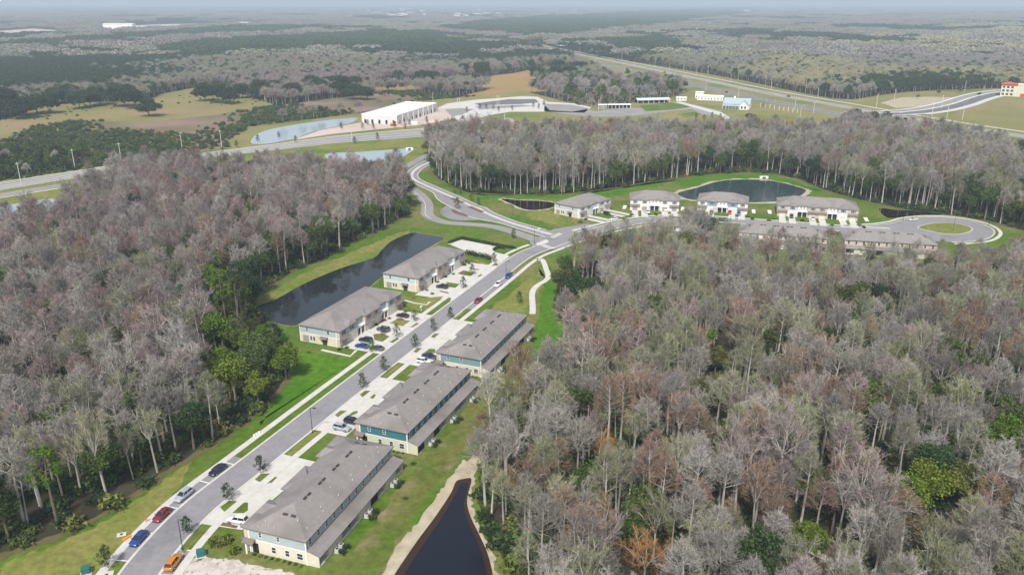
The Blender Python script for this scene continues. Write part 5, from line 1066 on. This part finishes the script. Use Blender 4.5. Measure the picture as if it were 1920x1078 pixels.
# ------------------------------------------------------------------ lamps and poles
M_pole = mat('black_pole', (0.025, 0.025, 0.027), 0.5, 0.4); M_wpole = mat('pale_pole', (0.62, 0.60, 0.56), 0.7, 0.3); M_lens = mat('lamp_lens', (0.7, 0.7, 0.68), 0.3, 0.5)
lp_mesh = (MB().tube((0, 0, 0), (0, 0, .5), .16, .14, 8).tube((0, 0, .5), (0, 0, 7.4), .085, .06, 8).mesh('pole', M_pole), MB().tube((0, 0, 7.3), (-1.0, 0, 7.5), .04, .04, 6).mesh('arm', M_pole), MB().box(-1.7, -.2, 7.45, -.85, .2, 7.6).mesh('lamp_head', M_pole), MB().box(-1.6, -.15, 7.425, -.95, .15, 7.448).mesh('lens', M_lens))
def lamp(px_, py_, ang, label):
    t = thing('street_lamp', label, 'street lamp', (*G(px_, py_), 0), ang, 'black street lamps'); ob('pole', lp_mesh[0], t); ob('arm', lp_mesh[1], t); hd_ = ob('lamp_head', lp_mesh[2], t); ob('lens', lp_mesh[3], hd_)
for x, y, a, lab in ((343, 1031, 155, 'black street lamp beside the orange car'), (586, 812, 155, 'black street lamp before the gap between nearest and teal townhouses'), (949, 523, 150, 'black street lamp over the blue car by the olive lawn'), (1002, 457, -30, 'black street lamp at the crossing corner'), (1144, 431, 120, 'black street lamp on the grass edge beyond the crossing'), (962, 403, 0, 'black street lamp beside the small dark pond'), (796, 301, 40, 'black street lamp at the top bend of the boulevard'), (864, 363, 30, 'black street lamp halfway along the boulevard'), (1693, 414, -80, 'black street lamp behind the white car at the turning circle'), (1854, 422, 200, 'black street lamp at the far curve of the turning circle'), (1787, 433, 90, 'short lamp on the oval grass island')): lamp(x, y, R(a), lab)
def hp_meshes():
    a = MB(); a.tube((0, 0, 0), (0, 0, 10.5), .22, .16, 6); b = MB(); pts = [(0, 0, 10.5), (.5, 0, 11.4), (1.4, 0, 12.0), (2.8, 0, 12.3)]
    for p, q in zip(pts, pts[1:]): b.tube(p, q, .13, .11, 5)
    return a.mesh('pole', M_wpole), b.mesh('arm', M_wpole), MB().box(2.6, -.25, 12.2, 3.6, .25, 12.4).mesh('lamp_head', M_wpole)
hpm = hp_meshes(); upm = (MB().tube((0, 0, 0), (0, 0, 13.5), .24, .17, 6).mesh('pole', M_wpole), MB().box(-1.1, -.1, 12.6, 1.1, .1, 12.8).mesh('cross_arm', M_wpole))
for x, y, a in ((1323, 171, -50), (1384, 184, -50), (1490, 207, -50), (1525, 213, -50), (1306, 143, 130), (1370, 155, 130), (1446, 169, 130), (1533, 185, 130), (1255, 134, 130), (1190, 124, -50), (1117, 117, -50), (1258, 160, -50), (1075, 113, -50), (1159, 111, 130), (1500, 222, -50)):
    t = thing('highway_lamp', 'tall pale lamp post with a curved arm along the highway', 'lamp post', (*G(x, y), 0), R(a), 'tall pale lamp posts along the highway'); ob('pole', hpm[0], t); ob('arm', hpm[1], t); ob('lamp_head', hpm[2], t)
for x, y in ((1327, 141), (1384, 151), (1435, 161), (1510, 174), (1592, 184), (1228, 126), (1282, 132), (1200, 116), (1166, 113), (1087, 98), (1121, 104), (1003, 84), (1011, 84), (958, 79), (966, 79), (934, 75), (938, 76), (900, 72), (907, 72), (864, 70), (874, 70), (1808, 173), (1846, 167), (1676, 191)):
    t = thing('utility_pole', 'pale utility pole with a short cross arm by the highway', 'pole', (*G(x, y), 0), hd, 'pale utility poles along the highway'); ob('pole', upm[0], t); ob('cross_arm', upm[1], t)
for x, y, lab in ((40, 346, 'white pole at the left end of the wide road'), (141, 318, 'white pole beside the wide road, second from the left edge'), (228, 305, 'white pole rising behind the mauve wood'), (342, 282, 'white pole at the wide road beyond the wood'), (416, 278, 'white pole by the green pond bank'), (660, 266, 'white pole by the wide road below the white building'), (794, 258, 'white pole by the wide road near the car park entrance'), (946, 232, 'white pole at the car park entrance verge'), (1765, 204, 'thick white signal pole at the side road corner'), (1643, 201, 'thick pale pole, left of the side road mouth'), (1747, 219, 'signal pole at the near corner of the side road'), (1775, 222, 'slim pole on the grass past the side road'), (1804, 225, 'slim pole farther out on the olive grass')):
    t = thing('utility_pole', lab, 'pole', (*G(x, y), 0), R(10)); ob('pole', upm[0], t); ob('cross_arm', upm[1], t)
bmz = (MB().box(-.35, -.35, 0, .35, .35, 5.2).mesh('marker', M_wpole), MB().box(-.4, -.4, 0, .4, .4, .5).mesh('base', M_conc))
for k in range(9):
    p = G(1426 + k * 8.6, 201 + k * 1.45); t = thing('banner_post', 'short pale banner post in the row beside the clubhouse lawn', 'post', (*p, 0), hd, 'row of pale posts beside the clubhouse'); t.scale = (.8, .8, .8); ob('post', bmz[0], t); ob('footing', bmz[1], t)
for x, y in ((858, 206), (862, 205), (932, 200), (936, 200), (1122, 208), (812, 194)):
    t = thing('lamp_post', 'thin white lamp post in the pale car park', 'lamp post', (*G(x, y), 0), R(0), 'thin lamp posts in the car park'); ob('pole', hpm[0], t); ob('lamp_head', MESHES.setdefault('lh', MB().box(-.9, -.25, 10.45, .9, .25, 10.7).mesh('lamp_head', M_wpole)), t)

# ------------------------------------------------------------------ other buildings
M_wall = mat('white_wall', (0.66, 0.65, 0.64), 0.9, 0.2, (0.6, 0.59, 0.58), 0.1); M_wroof = mat('white_membrane_roof', (0.86, 0.86, 0.85), 0.8, 0.2); M_metal = mat('blue_grey_metal_roof', (0.36, 0.45, 0.50), 0.45, 0.4, (0.40, 0.48, 0.53), 0.2, metal=.1)
def frame_box(o, d, l, w): return [(o[0] + d[0] * a - d[1] * b, o[1] + d[1] * a + d[0] * b) for a, b in ((0, 0), (l, 0), (l, w), (0, w))]
p0, p1, p2 = G(745, 234), G(820, 209), G(682, 230)
d = Vector((p1[0] - p0[0], p1[1] - p0[1])); Lw = d.length; d.normalize(); n_ = Vector((-d.y, d.x)); Ww = abs(Vector((p2[0] - p0[0], p2[1] - p0[1])).dot(n_)); Ww = min(Ww, 60)
t = thing('warehouse', 'long white flat roofed building on bare pinkish ground', 'building', (*p0, 0), math.atan2(d.y, d.x)); HH = 7.5
MB().box(0, 0, 0, Lw, Ww, HH).build('wall', M_wall, t); MB().box(.4, .4, HH + .01, Lw - .4, Ww - .4, HH + .08).build('roof', M_wroof, t)
pr = MB(); [pr.box(*b) for b in ((0, 0, HH, Lw, .35, HH + .9), (0, Ww - .35, HH, Lw, Ww, HH + .9), (0, .36, HH, .35, Ww - .36, HH + .9), (Lw - .35, .36, HH, Lw, Ww - .36, HH + .9))]; pr.build('parapet', M_wroof, t)
dm = MB().box(-1.0, -.12, 0, 1.0, -.01, 3.4).mesh('doorway', M_screen)
for k in range(10): ob('doorway', dm, t, (Lw * (k + .6) / 10.3, 0, 0.1))
for k in range(5): ob('doorway', dm, t, (0, Ww * (k + .5) / 5, 0.1), R(-90))
for k in range(7): MB().box(Lw * (k + 1) / 8 - .5, -.35, 0, Lw * (k + 1) / 8 + .5, -.02, HH).build('pilaster', M_wroof, t)
t = thing('clubhouse', 'white gabled clubhouse with a blue grey metal roof', 'building', (*G(1382, 203), 0), R(-24)); b = MB(); L2, W2, e2, r2 = 26, 15, 4.6, 10.2
MB().box(-L2 / 2, -W2 / 2, 0, L2 / 2, W2 / 2, e2).build('wall', M_wroof, t)
def gable(mb, x0, x1, y0, y1, ez, rz_, m=0, ax='x'):
    ym = (y0 + y1) / 2
    def P_(x, y, z): return (x, y, z) if ax == 'x' else (y, x, z)
    for q in ([(x0, y0, ez), (x1, y0, ez), (x1, ym, rz_), (x0, ym, rz_)], [(x1, y1, ez), (x0, y1, ez), (x0, ym, rz_), (x1, ym, rz_)]): mb.poly([P_(*p) for p in q], m); mb.poly([P_(p[0], p[1], p[2] - .25) for p in q][::-1], m)
    for x in (x0, x1): mb.poly([P_(x, y0, ez - .25), P_(x, ym, rz_ - .25), P_(x, ym, rz_), P_(x, y0, ez)], m); mb.poly([P_(x, y1, ez - .25), P_(x, ym, rz_ - .25), P_(x, ym, rz_), P_(x, y1, ez)], m)
gable(b, -L2 / 2 - .6, L2 / 2 + .6, -W2 / 2 - .6, W2 / 2 + .6, e2, r2); rf = b.build('roof', M_metal, t)
MB().box(-4, -.9, r2 - .3, -2.2, .9, r2 + 1.6).build('cupola', M_wroof, rf)
gw = MB()
for x in (-L2 / 2, L2 / 2): gw.poly([(x, -W2 / 2, e2), (x, W2 / 2, e2), (x, 0, r2 - .3)])
gw.build('gable_wall', M_wroof, t)
b = MB(); gable(b, -W2 / 2 - 4.5, 0, 3.5, 12.5, 4.4, 9.0, 0, 'y'); b.build('cross_roof', M_metal, t); MB().box(4, -W2 / 2 - 4, 0, 12, -W2 / 2 - .05, 4.4).build('wing_wall', M_wroof, t); MB().poly([(4, -W2 / 2 - 4, 4.4), (12, -W2 / 2 - 4, 4.4), (8, -W2 / 2 - 4, 8.6)]).build('wing_gable', M_wroof, t)
for x in (6.3, 9.7): window(t, x, -W2 / 2 - 4.0, .8, 1.9, 2.6)
for k in range(4): window(t, -11.5 + k * 3.4, -W2 / 2, 1.0, 1.4, 2.0)
b = MB(); b.poly([(-13.4, -W2 / 2 - 4.2, 3.0), (3.5, -W2 / 2 - 4.2, 3.0), (3.5, -W2 / 2 - .1, 4.3), (-13.4, -W2 / 2 - .1, 4.3)]); b.build('veranda_roof', M_metal, t)
for k in range(6): MB().cbox(-13 + k * 3.2, -W2 / 2 - 4, 0, .3, .3, 3.0).build('veranda_post', M_wroof, t)
def shed(name, label, px_, py_, rot, l, w, e_, r_, mw, mr, cat='building', nd=0, open_=False):
    t = thing(name, label, cat, (*G(px_, py_), 0), R(rot))
    if not open_: MB().box(-l / 2, -w / 2, 0, l / 2, w / 2, e_).build('wall', mw, t)
    else:
        for k in range(7):
            for y in (-w / 2 + .3, w / 2 - .3): MB().cbox(-l / 2 + .4 + k * (l - .8) / 6, y, 0, .35, .35, e_ - .3).build('post', mw, t)
        MB().box(-l / 2, w / 2 - .6, .0, l / 2, w / 2 - .5, e_ - .4).build('back_wall', M_screen, t)
    b = MB(); gable(b, -l / 2 - .4, l / 2 + .4, -w / 2 - .4, w / 2 + .4, e_, r_); b.build('roof', mr, t)
    if not open_:
        g_ = MB(); [g_.poly([(x, -w / 2, e_), (x, w / 2, e_), (x, 0, r_ - .15)]) for x in (-l / 2, l / 2)]; g_.build('gable_wall', mw, t)
        for k in range(nd): window(t, -l / 2 + l * (k + .5) / nd, -w / 2, 1.0, 1.2, 1.6)
    return t
shed('long_shed', 'long low shed with a pale grey metal roof and open dark front', 1223, 193, 12, 37, 9, 3.4, 5.4, M_wroof, mat('pale_metal_roof', (0.55, 0.6, 0.63), 0.5, 0.4), open_=True)
shed('pavilion', 'long white pavilion left of the clubhouse', 1332, 188, -22, 28, 8, 4.2, 5.6, M_wroof, M_wroof, nd=8); shed('annex', 'small white flat annex at the end of the white pavilion', 1312, 184, -22, 9, 9, 6.5, 7.2, M_wroof, M_wroof, nd=3)
shed('kiosk', 'small white kiosk between shed and pavilion', 1277, 189, 0, 11, 5, 3.4, 4.2, M_wroof, M_wroof, nd=3); shed('trailer', 'white open fronted trailer left of the long shed', 1160, 203, 6, 24, 6, 3.6, 4.3, M_wroof, M_wroof, open_=True); shed('container', 'small white box with a dark front left of the trailer', 1129, 204, 0, 8, 6, 3.8, 4.6, M_wroof, M_wroof, open_=True)
t = thing('office_building', 'cream three storey building with a red roof at the right edge', 'building', (*G(1897, 180), 0), R(-30)); M_redroof = mat('red_tile_roof', (0.55, 0.10, 0.06), 0.8, 0.2, (0.48, 0.09, 0.05), .3); M_cw = mat('warm_cream_wall', (0.66, 0.62, 0.48), 0.9, 0.2)
MB().box(-12, -9, 0, 26, 11, 12.5).build('wall', M_cw, t); b = MB(); hip_roof(b, -13.2, -10.2, 4, 6, 13.4, pitch=.3); b.build('roof', [M_redroof, M_redroof], t); MB().box(4.02, -9.2, 12.52, 26.2, 11.2, 13.6).build('parapet', M_cw, t); MB().box(8, -9.4, 0, 24, -9.02, 3.6).build('red_door_panel', M_redroof, t)
for k in range(3):
    for z_ in (1.2, 5.2, 9.2): window(t, -9.5 + k * 4.2, -9, z_, 2.6, 2.4)
    for z_ in (1.2, 5.2, 9.2): window(t, -12, -6 + k * 5, z_, 2.6, 2.4, R(-90))
FARB = [(225, 57, 105, 40, 22, 'huge white warehouse far off at the left'), (275, 54, 90, 50, 6, 'long low white roof right of the far white warehouse'), (330, 52, 110, 50, 6, 'long low pale roof farther right of the far warehouse'), (390, 49, 120, 40, 6, 'low white row of roofs at the far left'), (455, 45, 70, 40, 6, 'last low white roof of the far row'), (180, 62, 50, 30, 5, 'small pale roof left of the far white warehouse'), (497, 43, 80, 30, 7, 'white building alone at the edge of the far pale ground'), (612, 54, 40, 24, 7, 'small white house in the far woods, left of two'), (640, 52, 40, 24, 7, 'small white house in the far woods, right of two')]
for x, y, l, w, hh, lab in FARB:
    t = thing('far_building', lab, 'building', (*G(x, y), 0), R(8)); MB().box(-l / 2, -w / 2, 0, l / 2, w / 2, hh).build('wall', M_wroof, t); b = MB(); gable(b, -l / 2 - 1, l / 2 + 1, -w / 2 - 1, w / 2 + 1, hh, hh + 2.5); b.build('roof', M_wroof, t)
rr = random.Random(5)
hm = (MB().box(-11, -7, 0, 11, 7, 9).mesh('wall', M_wroof), None); b = MB(); gable(b, -12, 12, -8, 8, 9, 15); hr = b.mesh('roof', mat('pale_far_roof', (0.6, 0.6, 0.6), .8, .2))
for k in range(58):
    x = rr.choice([rr.uniform(560, 940), rr.uniform(820, 1080), rr.uniform(1330, 1560), rr.uniform(700, 760)]); y = rr.uniform(19, 36) if x < 1300 else rr.uniform(12, 26); p = G(x, y)
    t = thing('far_house', 'tiny pale house among the far woods below the horizon', 'house', (*p, 0), rr.uniform(0, 3.14), 'tiny pale houses among the far woods'); s = rr.uniform(.9, 1.9) * (1 + (36 - y) / 20); t.scale = (s, s, 1.5); ob('wall', hm[0], t); ob('roof', hr, t)
shed('highway_house', 'pale green roofed building at the highway before the pale trunks', 1058, 86, 10, 34, 20, 6, 10, M_wroof, mat('pale_green_roof', (0.5, 0.6, 0.58), .6, .3), nd=4)

# ------------------------------------------------------------------ street trees, shrubs, hedges
ST = [(488.7, 887, .33, 'dark', 'small dark green tree by the footpath, second from the orange car'), (428, 941, .33, 'dark', 'small dark tree by the footpath, first past the lamp and white car'), (353, 1002, .30, 'dark', 'thin dark green tree beside the near street lamp'), (202, 1064, .36, 'dark', 'dark little tree on the left verge at the bottom edge'), (680, 729, .32, 'green', 'small grey green tree before the teal townhouse'), (720.7, 697, .33, 'green', 'small green tree by the grass strip past the teal townhouse'), (779, 653, .33, 'dark', 'dark conical street tree before the grey green townhouse'), (812.5, 622, .3, 'green', 'thin street tree in the middle of the grey green townhouse'), (844.5, 598, .3, 'dark', 'small dark street tree at the far end of the grey green townhouse'),
      (697, 660, .3, 'bright', 'round green tree on the footpath by the dark grey car'), (744, 634, .32, 'green', 'slim tree beside the drives of the long pond townhouse'), (778, 603, .3, 'green', 'slim tree by the black car drive'), (973.5, 569, .33, 'green', 'lone small tree on the olive lawn'), (556, 690, .28, 'dark', 'lone dark sapling on the grass left of the street'), (926, 493, .3, 'olive', 'thin orange brown tree by the street beside the white lot'), (885, 516, .3, 'green', 'small tree by the far drives near the white lot'), (869, 541, .3, 'green', 'small tree by the black car near the white lot'), (718, 688 - 60, .22, 'green', 'tiny tree in front of the long pond townhouse'),
      (852, 362, .32, 'olive', 'yellow green palm like tree in the boulevard, first of four'), (862, 365, .32, 'olive', 'yellow green tree in the boulevard, second of four'), (884, 377, .32, 'olive', 'yellow green tree in the boulevard, third of four'), (897, 386, .32, 'olive', 'yellow green tree in the boulevard, fourth of four'), (857, 392, .4, 'green', 'spreading tree on the mulched island of the lay-by'), (963, 448, .3, 'dark', 'dark clipped tree on the lawn beside the crossing')]
for i, (x, y, s, t_, lab) in enumerate(ST): at('young_tree', ('young', i % 3), t_, x, y, s * 3.0, lab)
def shrub(x, y, s, t_, lab, grp=None, key=0):
    p = G(x, y) if y is not None else x; k = ('shrub', key, t_)
    if k not in MESHES: v, f, m, nt = PROTO[('bush', key)]; MESHES[k] = mesh_from(v, f, np.zeros(len(f), int), 'shrub', [LF[t_]])
    o = ob('shrub', MESHES[k], None, (*p, 0), rr.uniform(0, 6)); o.scale = (s, s, s); return tag(o, lab, 'shrub', grp)
shrub(408, 1030 - 8, 1.0, 'olive', 'big yellow green shrub at the corner of the nearest townhouse', None, 1); shrub(424, 1016, 1.1, 'bright', 'tall leafy shrub by the porch of the nearest townhouse'); shrub(443, 1034, .95, 'bright', 'dense green shrub nearest the porch post', None, 2); shrub(403, 1018, .8, 'bright', 'outermost of the shrubs by the nearest townhouse', None, 1)
ac_m = (MB().box(-.42, -.42, .05, .42, .42, .9).mesh('cabinet', mat('ac_cabinet', (0.5, 0.52, 0.52), .6, .3)), MB().tube((0, 0, .9), (0, 0, .93), .33, .33, 10).mesh('fan_grille', M_vent), MB().box(-.5, -.5, 0, .5, .5, .05).mesh('pad', M_conc))
names = {1: 'nearest townhouse', 2: 'teal townhouse', 3: 'grey green townhouse'}; ordn = ('first', 'second', 'third', 'fourth', 'fifth', 'sixth')
for hk in (1, 2, 3):
    h = HOUSES[hk]; r = h.rotation_euler.z; bb = [c for c in h.children if c.name.startswith('patio_slab')][0]; xs = [v.co.x for v in bb.data.vertices]; L_ = max(xs) - min(xs); yb = max(v.co.y for v in bb.data.vertices); u_ = L_ / 6; cnt_ = 0
    for k in (5, 3, 1):
        for s_ in (.75, -.75):
            x, y = -L_ / 2 + u_ * k + s_, yb + .75; w = (h.location.x + x * math.cos(r) - y * math.sin(r), h.location.y + x * math.sin(r) + y * math.cos(r))
            t = thing('air_conditioner', f'grey air conditioner, {ordn[cnt_]} from the near end behind the {names[hk]}', 'air conditioner', (*w, 0), r, 'air conditioners behind the townhouses'); [ob(n2, m2, t) for n2, m2 in zip(('cabinet', 'fan_grille', 'pad'), ac_m)]; cnt_ += 1
        x, y = -L_ / 2 + u_ * k, yb + 2.1
        for dx in (-.9, .9): w = (h.location.x + (x + dx) * math.cos(r) - y * math.sin(r), h.location.y + (x + dx) * math.sin(r) + y * math.cos(r)); shrub(w, None, .62, 'dark', f'dark clipped shrub beside the air conditioners of the {names[hk]}', f'dark shrubs behind the {names[hk]}', cnt_ % 3)
    if True:                                                       # low planting along the near end wall
        for k in range(9):
            x, y = L_ / 2 + .75, -5.2 + k * 1.35; w = (h.location.x + x * math.cos(r) - y * math.sin(r), h.location.y + x * math.sin(r) + y * math.cos(r)); shrub(w, None, .3, 'olive' if k % 3 else 'dark', f'low shrub in the bed along the end wall of the {names[hk]}', f'low shrubs along the end wall of the {names[hk]}', k % 3)
for x, y, s in ((717, 975), (720, 1000), (743, 890), (705, 960), (905, 700), (735, 1055)) and [(650, 985, .7), (705, 958, .55), (760, 935, .45), (880, 740, .8), (775, 870, .5), (948, 690, .7)]: shrub(x, y, s, 'green', 'loose green shrub growing on the worn back lawn', 'loose shrubs on the back lawn')
for i, (x, y) in enumerate([(640, 650), (650, 653), (636, 656), (730, 598), (760, 585), (690, 617), (775, 560), (820, 530), (835, 520), (850, 515), (872, 498), (880, 495), (800, 545), (810, 552), (705, 610)]): shrub(x, y, .5, ('olive', 'green', 'dark')[i % 3], 'small garden shrub against the front of a left hand townhouse', 'garden shrubs of the left hand townhouses', i % 3)
for i, (x, y) in enumerate([(1170, 412), (1185, 404), (1230, 404), (1280, 402), (1296, 404), (1302, 408), (1350, 412), (1402, 408), (1410, 412), (1450, 412), (1442, 414), (1505, 415), (1560, 424), (1612, 424), (1620, 428), (1098, 412), (1088, 418)]): shrub(x, y, .75, ('green', 'olive', 'dark')[i % 3], 'small garden shrub in front of the far townhouses', 'garden shrubs of the far townhouses', i % 3)
def hedge(pts, w, hh, label):
    T = TM(len(pts) * 31 + int(hh * 10)); ln = GP(pts); L_ = arc(ln, 0, 1e6 if False else sum(math.dist(a, b) for a, b in zip(ln, ln[1:])), .35)
    for p in L_:
        for _ in range(26): T.leaf(np.array([p[0] + T.rnd(-w, w) * .5, p[1] + T.rnd(-w, w) * .5, T.rnd(.1, hh)]), .26)
    v, f, m = T.split(); return tag(ob('hedge', mesh_from(v, f, np.zeros(len(f), int), 'hedge', [LF['dark']])), label, 'hedge')
hedge([(842, 457), (866, 448), (920, 459), (935, 462), (966, 467)], 1.4, 1.3, 'dark hedge along the top of the white concrete lot'); hedge([(875, 476), (885, 478), (895, 482)], 2.2, 1.8, 'short dark hedge, left of two below the white lot'); hedge([(899, 481), (910, 484), (920, 488)], 2.2, 1.8, 'short dark hedge, right of two below the white lot'); hedge([(926, 470), (933, 465), (945, 467)], 1.2, 1.2, 'low hedge round the corner of the white lot')
for i, (x, y) in enumerate([(555, 268), (484, 268), (523, 261), (640, 244), (680, 243), (690, 236), (700, 243), (740, 240), (768, 236), (665, 270), (708, 264), (444, 277), (760, 243), (800, 230), (900, 205), (912, 206), (925, 207), (935, 210), (960, 208), (1000, 203), (1010, 205), (1020, 200), (875, 212), (1350, 224), (1335, 222), (1320, 228), (1305, 225)]): at('young_tree', ('young', i % 3), 'dark' if i % 2 else 'green', x, y, 1.15, 'small dark tree planted along the wide road and car park', 'small planted trees by the wide road and car park')

# ------------------------------------------------------------------ small things
M_teal_box = mat('green_box_paint', (0.03, 0.14, 0.13), .5, .3); M_or = mat('orange_plastic', (0.75, 0.22, 0.02), .5, .3); M_yel = mat('yellow_plastic', (0.75, 0.42, 0.04), .5, .3)
def ubox(x, y, label):
    t = thing('transformer_box', label, 'utility box', (*G(x, y), 0), R(20)); MB().box(-.75, -.7, .12, .75, .7, 1.15).build('cabinet', M_teal_box, t); MB().box(-.8, -.76, 1.15, .8, .76, 1.27).build('lid', M_teal_box, t); MB().box(-1.0, -.95, 0, 1.0, .95, .12).build('pad', M_conc, t)
ubox(377, 1041, 'dark teal transformer box by the rubble patch'); ubox(162, 1073, 'dark teal transformer box on the left grass at the bottom edge')
t = thing('drain_cover', 'square white drain slab lying in the left grass', 'drain cover', (*G(228, 1002), 0), R(20)); MB().box(-.9, -.65, 0, .9, .65, .12).build('slab', M_conc, t); MB().tube((0, 0, .12), (0, 0, .15), .32, .32, 10).build('lid', M_vent, t)
t = thing('drain_cover', 'pale slab on the verge at the bottom edge left of the street', 'drain cover', (*G(200, 1078), 0), R(15)); MB().box(-1.2, -1.0, 0, 1.2, 1.0, .15).build('slab', M_conc, t); MB().tube((0, 0, .15), (0, 0, .18), .32, .32, 10).build('lid', M_vent, t)
t = thing('barrier', 'orange and yellow barrier lying on the grass by the blue car', 'barrier', (*G(238, 1010), 0), R(62)); MB().box(-1.0, -.26, .02, 1.0, .02, .35).build('orange_board', M_or, t); MB().box(-.85, .05, .02, .85, .26, .42).build('yellow_board', M_yel, t)
t = thing('warning_sign', 'small orange warning sign at the footpath by the red car', 'sign', (*G(274, 979), 0), R(30)); MB().tube((0, 0, 0), (0, 0, 1.3), .05, .05, 5).build('post', M_pole, t); MB().box(-.33, -.05, .7, .33, -.03, 1.35).build('panel', mat('orange_sign', (0.65, 0.13, 0.05), .6, .3), t)
for k in range(3): p = G(477 + k * 4.5, 817 - k * 2.6); o = MB().box(-.25, -.25, 0, .25, .25, .45).build('white_marker', M_trim); o.location = (*p, 0); tag(o, 'small white marker block in the grass by the left footpath', 'marker', 'three white marker blocks')
for x, y, lab in ((1171, 389, 'white angled panel beside the white four unit townhouse'), (1280, 392, 'white leaning panel left of the steel blue bay townhouse'), (1294, 393, 'second white leaning panel, nearer the steel blue bay townhouse'), (1413, 397, 'white panel at the right end of the steel blue bay townhouse'), (1443, 398, 'white panel left of the six unit townhouse'), (1624, 412, 'white panel right of the six unit townhouse')):
    t = thing('side_stoop', lab, 'stoop', (*G(x, y), 0), R(-14)); MB().box(-.9, -3.2, 0, .9, 3.2, .16).build('slab', M_trim, t); MB().box(-.9, 2.2, .16, .9, 3.2, .34).build('step', M_trim, t)
t = thing('mailbox_post', 'white mailbox post on the lawn between the left hand townhouses', 'mailbox', (*G(790, 583), 0), R(66)); MB().cbox(0, 0, 0, .2, .2, 1.5).build('post', M_trim, t); MB().box(-.6, -.2, 1.5, .6, .2, 1.9).build('box', M_trim, t)
t = thing('outfall', 'white concrete outfall at the rim of the far pond', 'outfall', (*G(1432, 335), 0), 0); MB().box(-2.6, -.6, 0, 2.6, .6, 1.5).build('headwall', M_trim, t); MB().box(-1.0, -.75, .2, 1.0, -.62, 1.1).build('opening', M_vent, t)
t = thing('outfall', 'white outfall at the corner of the pale pond', 'outfall', (*G(768, 281), 0), 0); MB().box(-2.6, -.8, 0, 2.6, .8, 1.6).build('headwall', M_trim, t); MB().box(-1.0, -.95, .2, 1.0, -.82, 1.2).build('opening', M_vent, t)
t = thing('excavator', 'orange digger working before the white building', 'digger', (*G(738, 236), 0), R(20)); MB().box(-2.6, -1.6, .0, 2.6, 1.6, 1.0).build('tracks', M_tyre, t); MB().box(-2.4, -1.5, 1.05, 2.2, 1.5, 2.6).build('body', M_or, t); MB().box(.2, -.9, 2.62, 1.8, .9, 3.8).build('cab', M_cglass, t); MB().tube((1.8, 0, 2.2), (5.2, 0, 4.6), .3, .25, 6).tube((5.2, 0, 4.6), (7, 0, 1.4), .25, .2, 6).build('boom', M_or, t); MB().cbox(7, 0, .6, 1.1, 1.3, .9).build('bucket', M_or, t)
t = thing('road_sign', 'white truck sized container beside the digger', 'container', (*G(775, 234), 0), R(20)); t.name = 'site_container'; MB().box(-3.5, -1.3, .1, 3.5, 1.3, 2.7).build('container_body', M_trim, t); MB().box(3.505, -1.2, .2, 3.56, 1.2, 2.6).build('container_door', M_wall, t)
o = MB(); v = []
for i in range(40):
    a = i / 40 * 2 * math.pi
for k in range(6): o.tube((-8 + k * 3, 0, 0), (-8 + k * 3 + .01, 0, 1.6 + .9 * math.sin(k)), 3.4, .8, 8)
o = o.build('soil_heap', M_dirt); o.location = (*G(815, 228), 0); o.rotation_euler = (0, 0, R(25)); tag(o, 'long heap of pale soil in the dirt yard', 'soil heap')
# ------------------------------------------------------------------ haze
mh = bpy.data.materials.new('haze'); mh.use_nodes = True; nt = mh.node_tree; nt.nodes.remove(nt.nodes['Principled BSDF'])
pv = nt.nodes.new('ShaderNodeVolumePrincipled'); pv.inputs['Density'].default_value = HAZE; pv.inputs['Color'].default_value = (0.74, 0.88, 1.0, 1); pv.inputs['Anisotropy'].default_value = 0.0
nt.links.new(pv.outputs[0], nt.nodes['Material Output'].inputs['Volume'])
hz = MB().box(-30000, -3000, -1, 30000, 31000, 112).build('haze', mh); hz['kind'] = 'stuff'; hz['label'] = 'thin pale haze over the land'
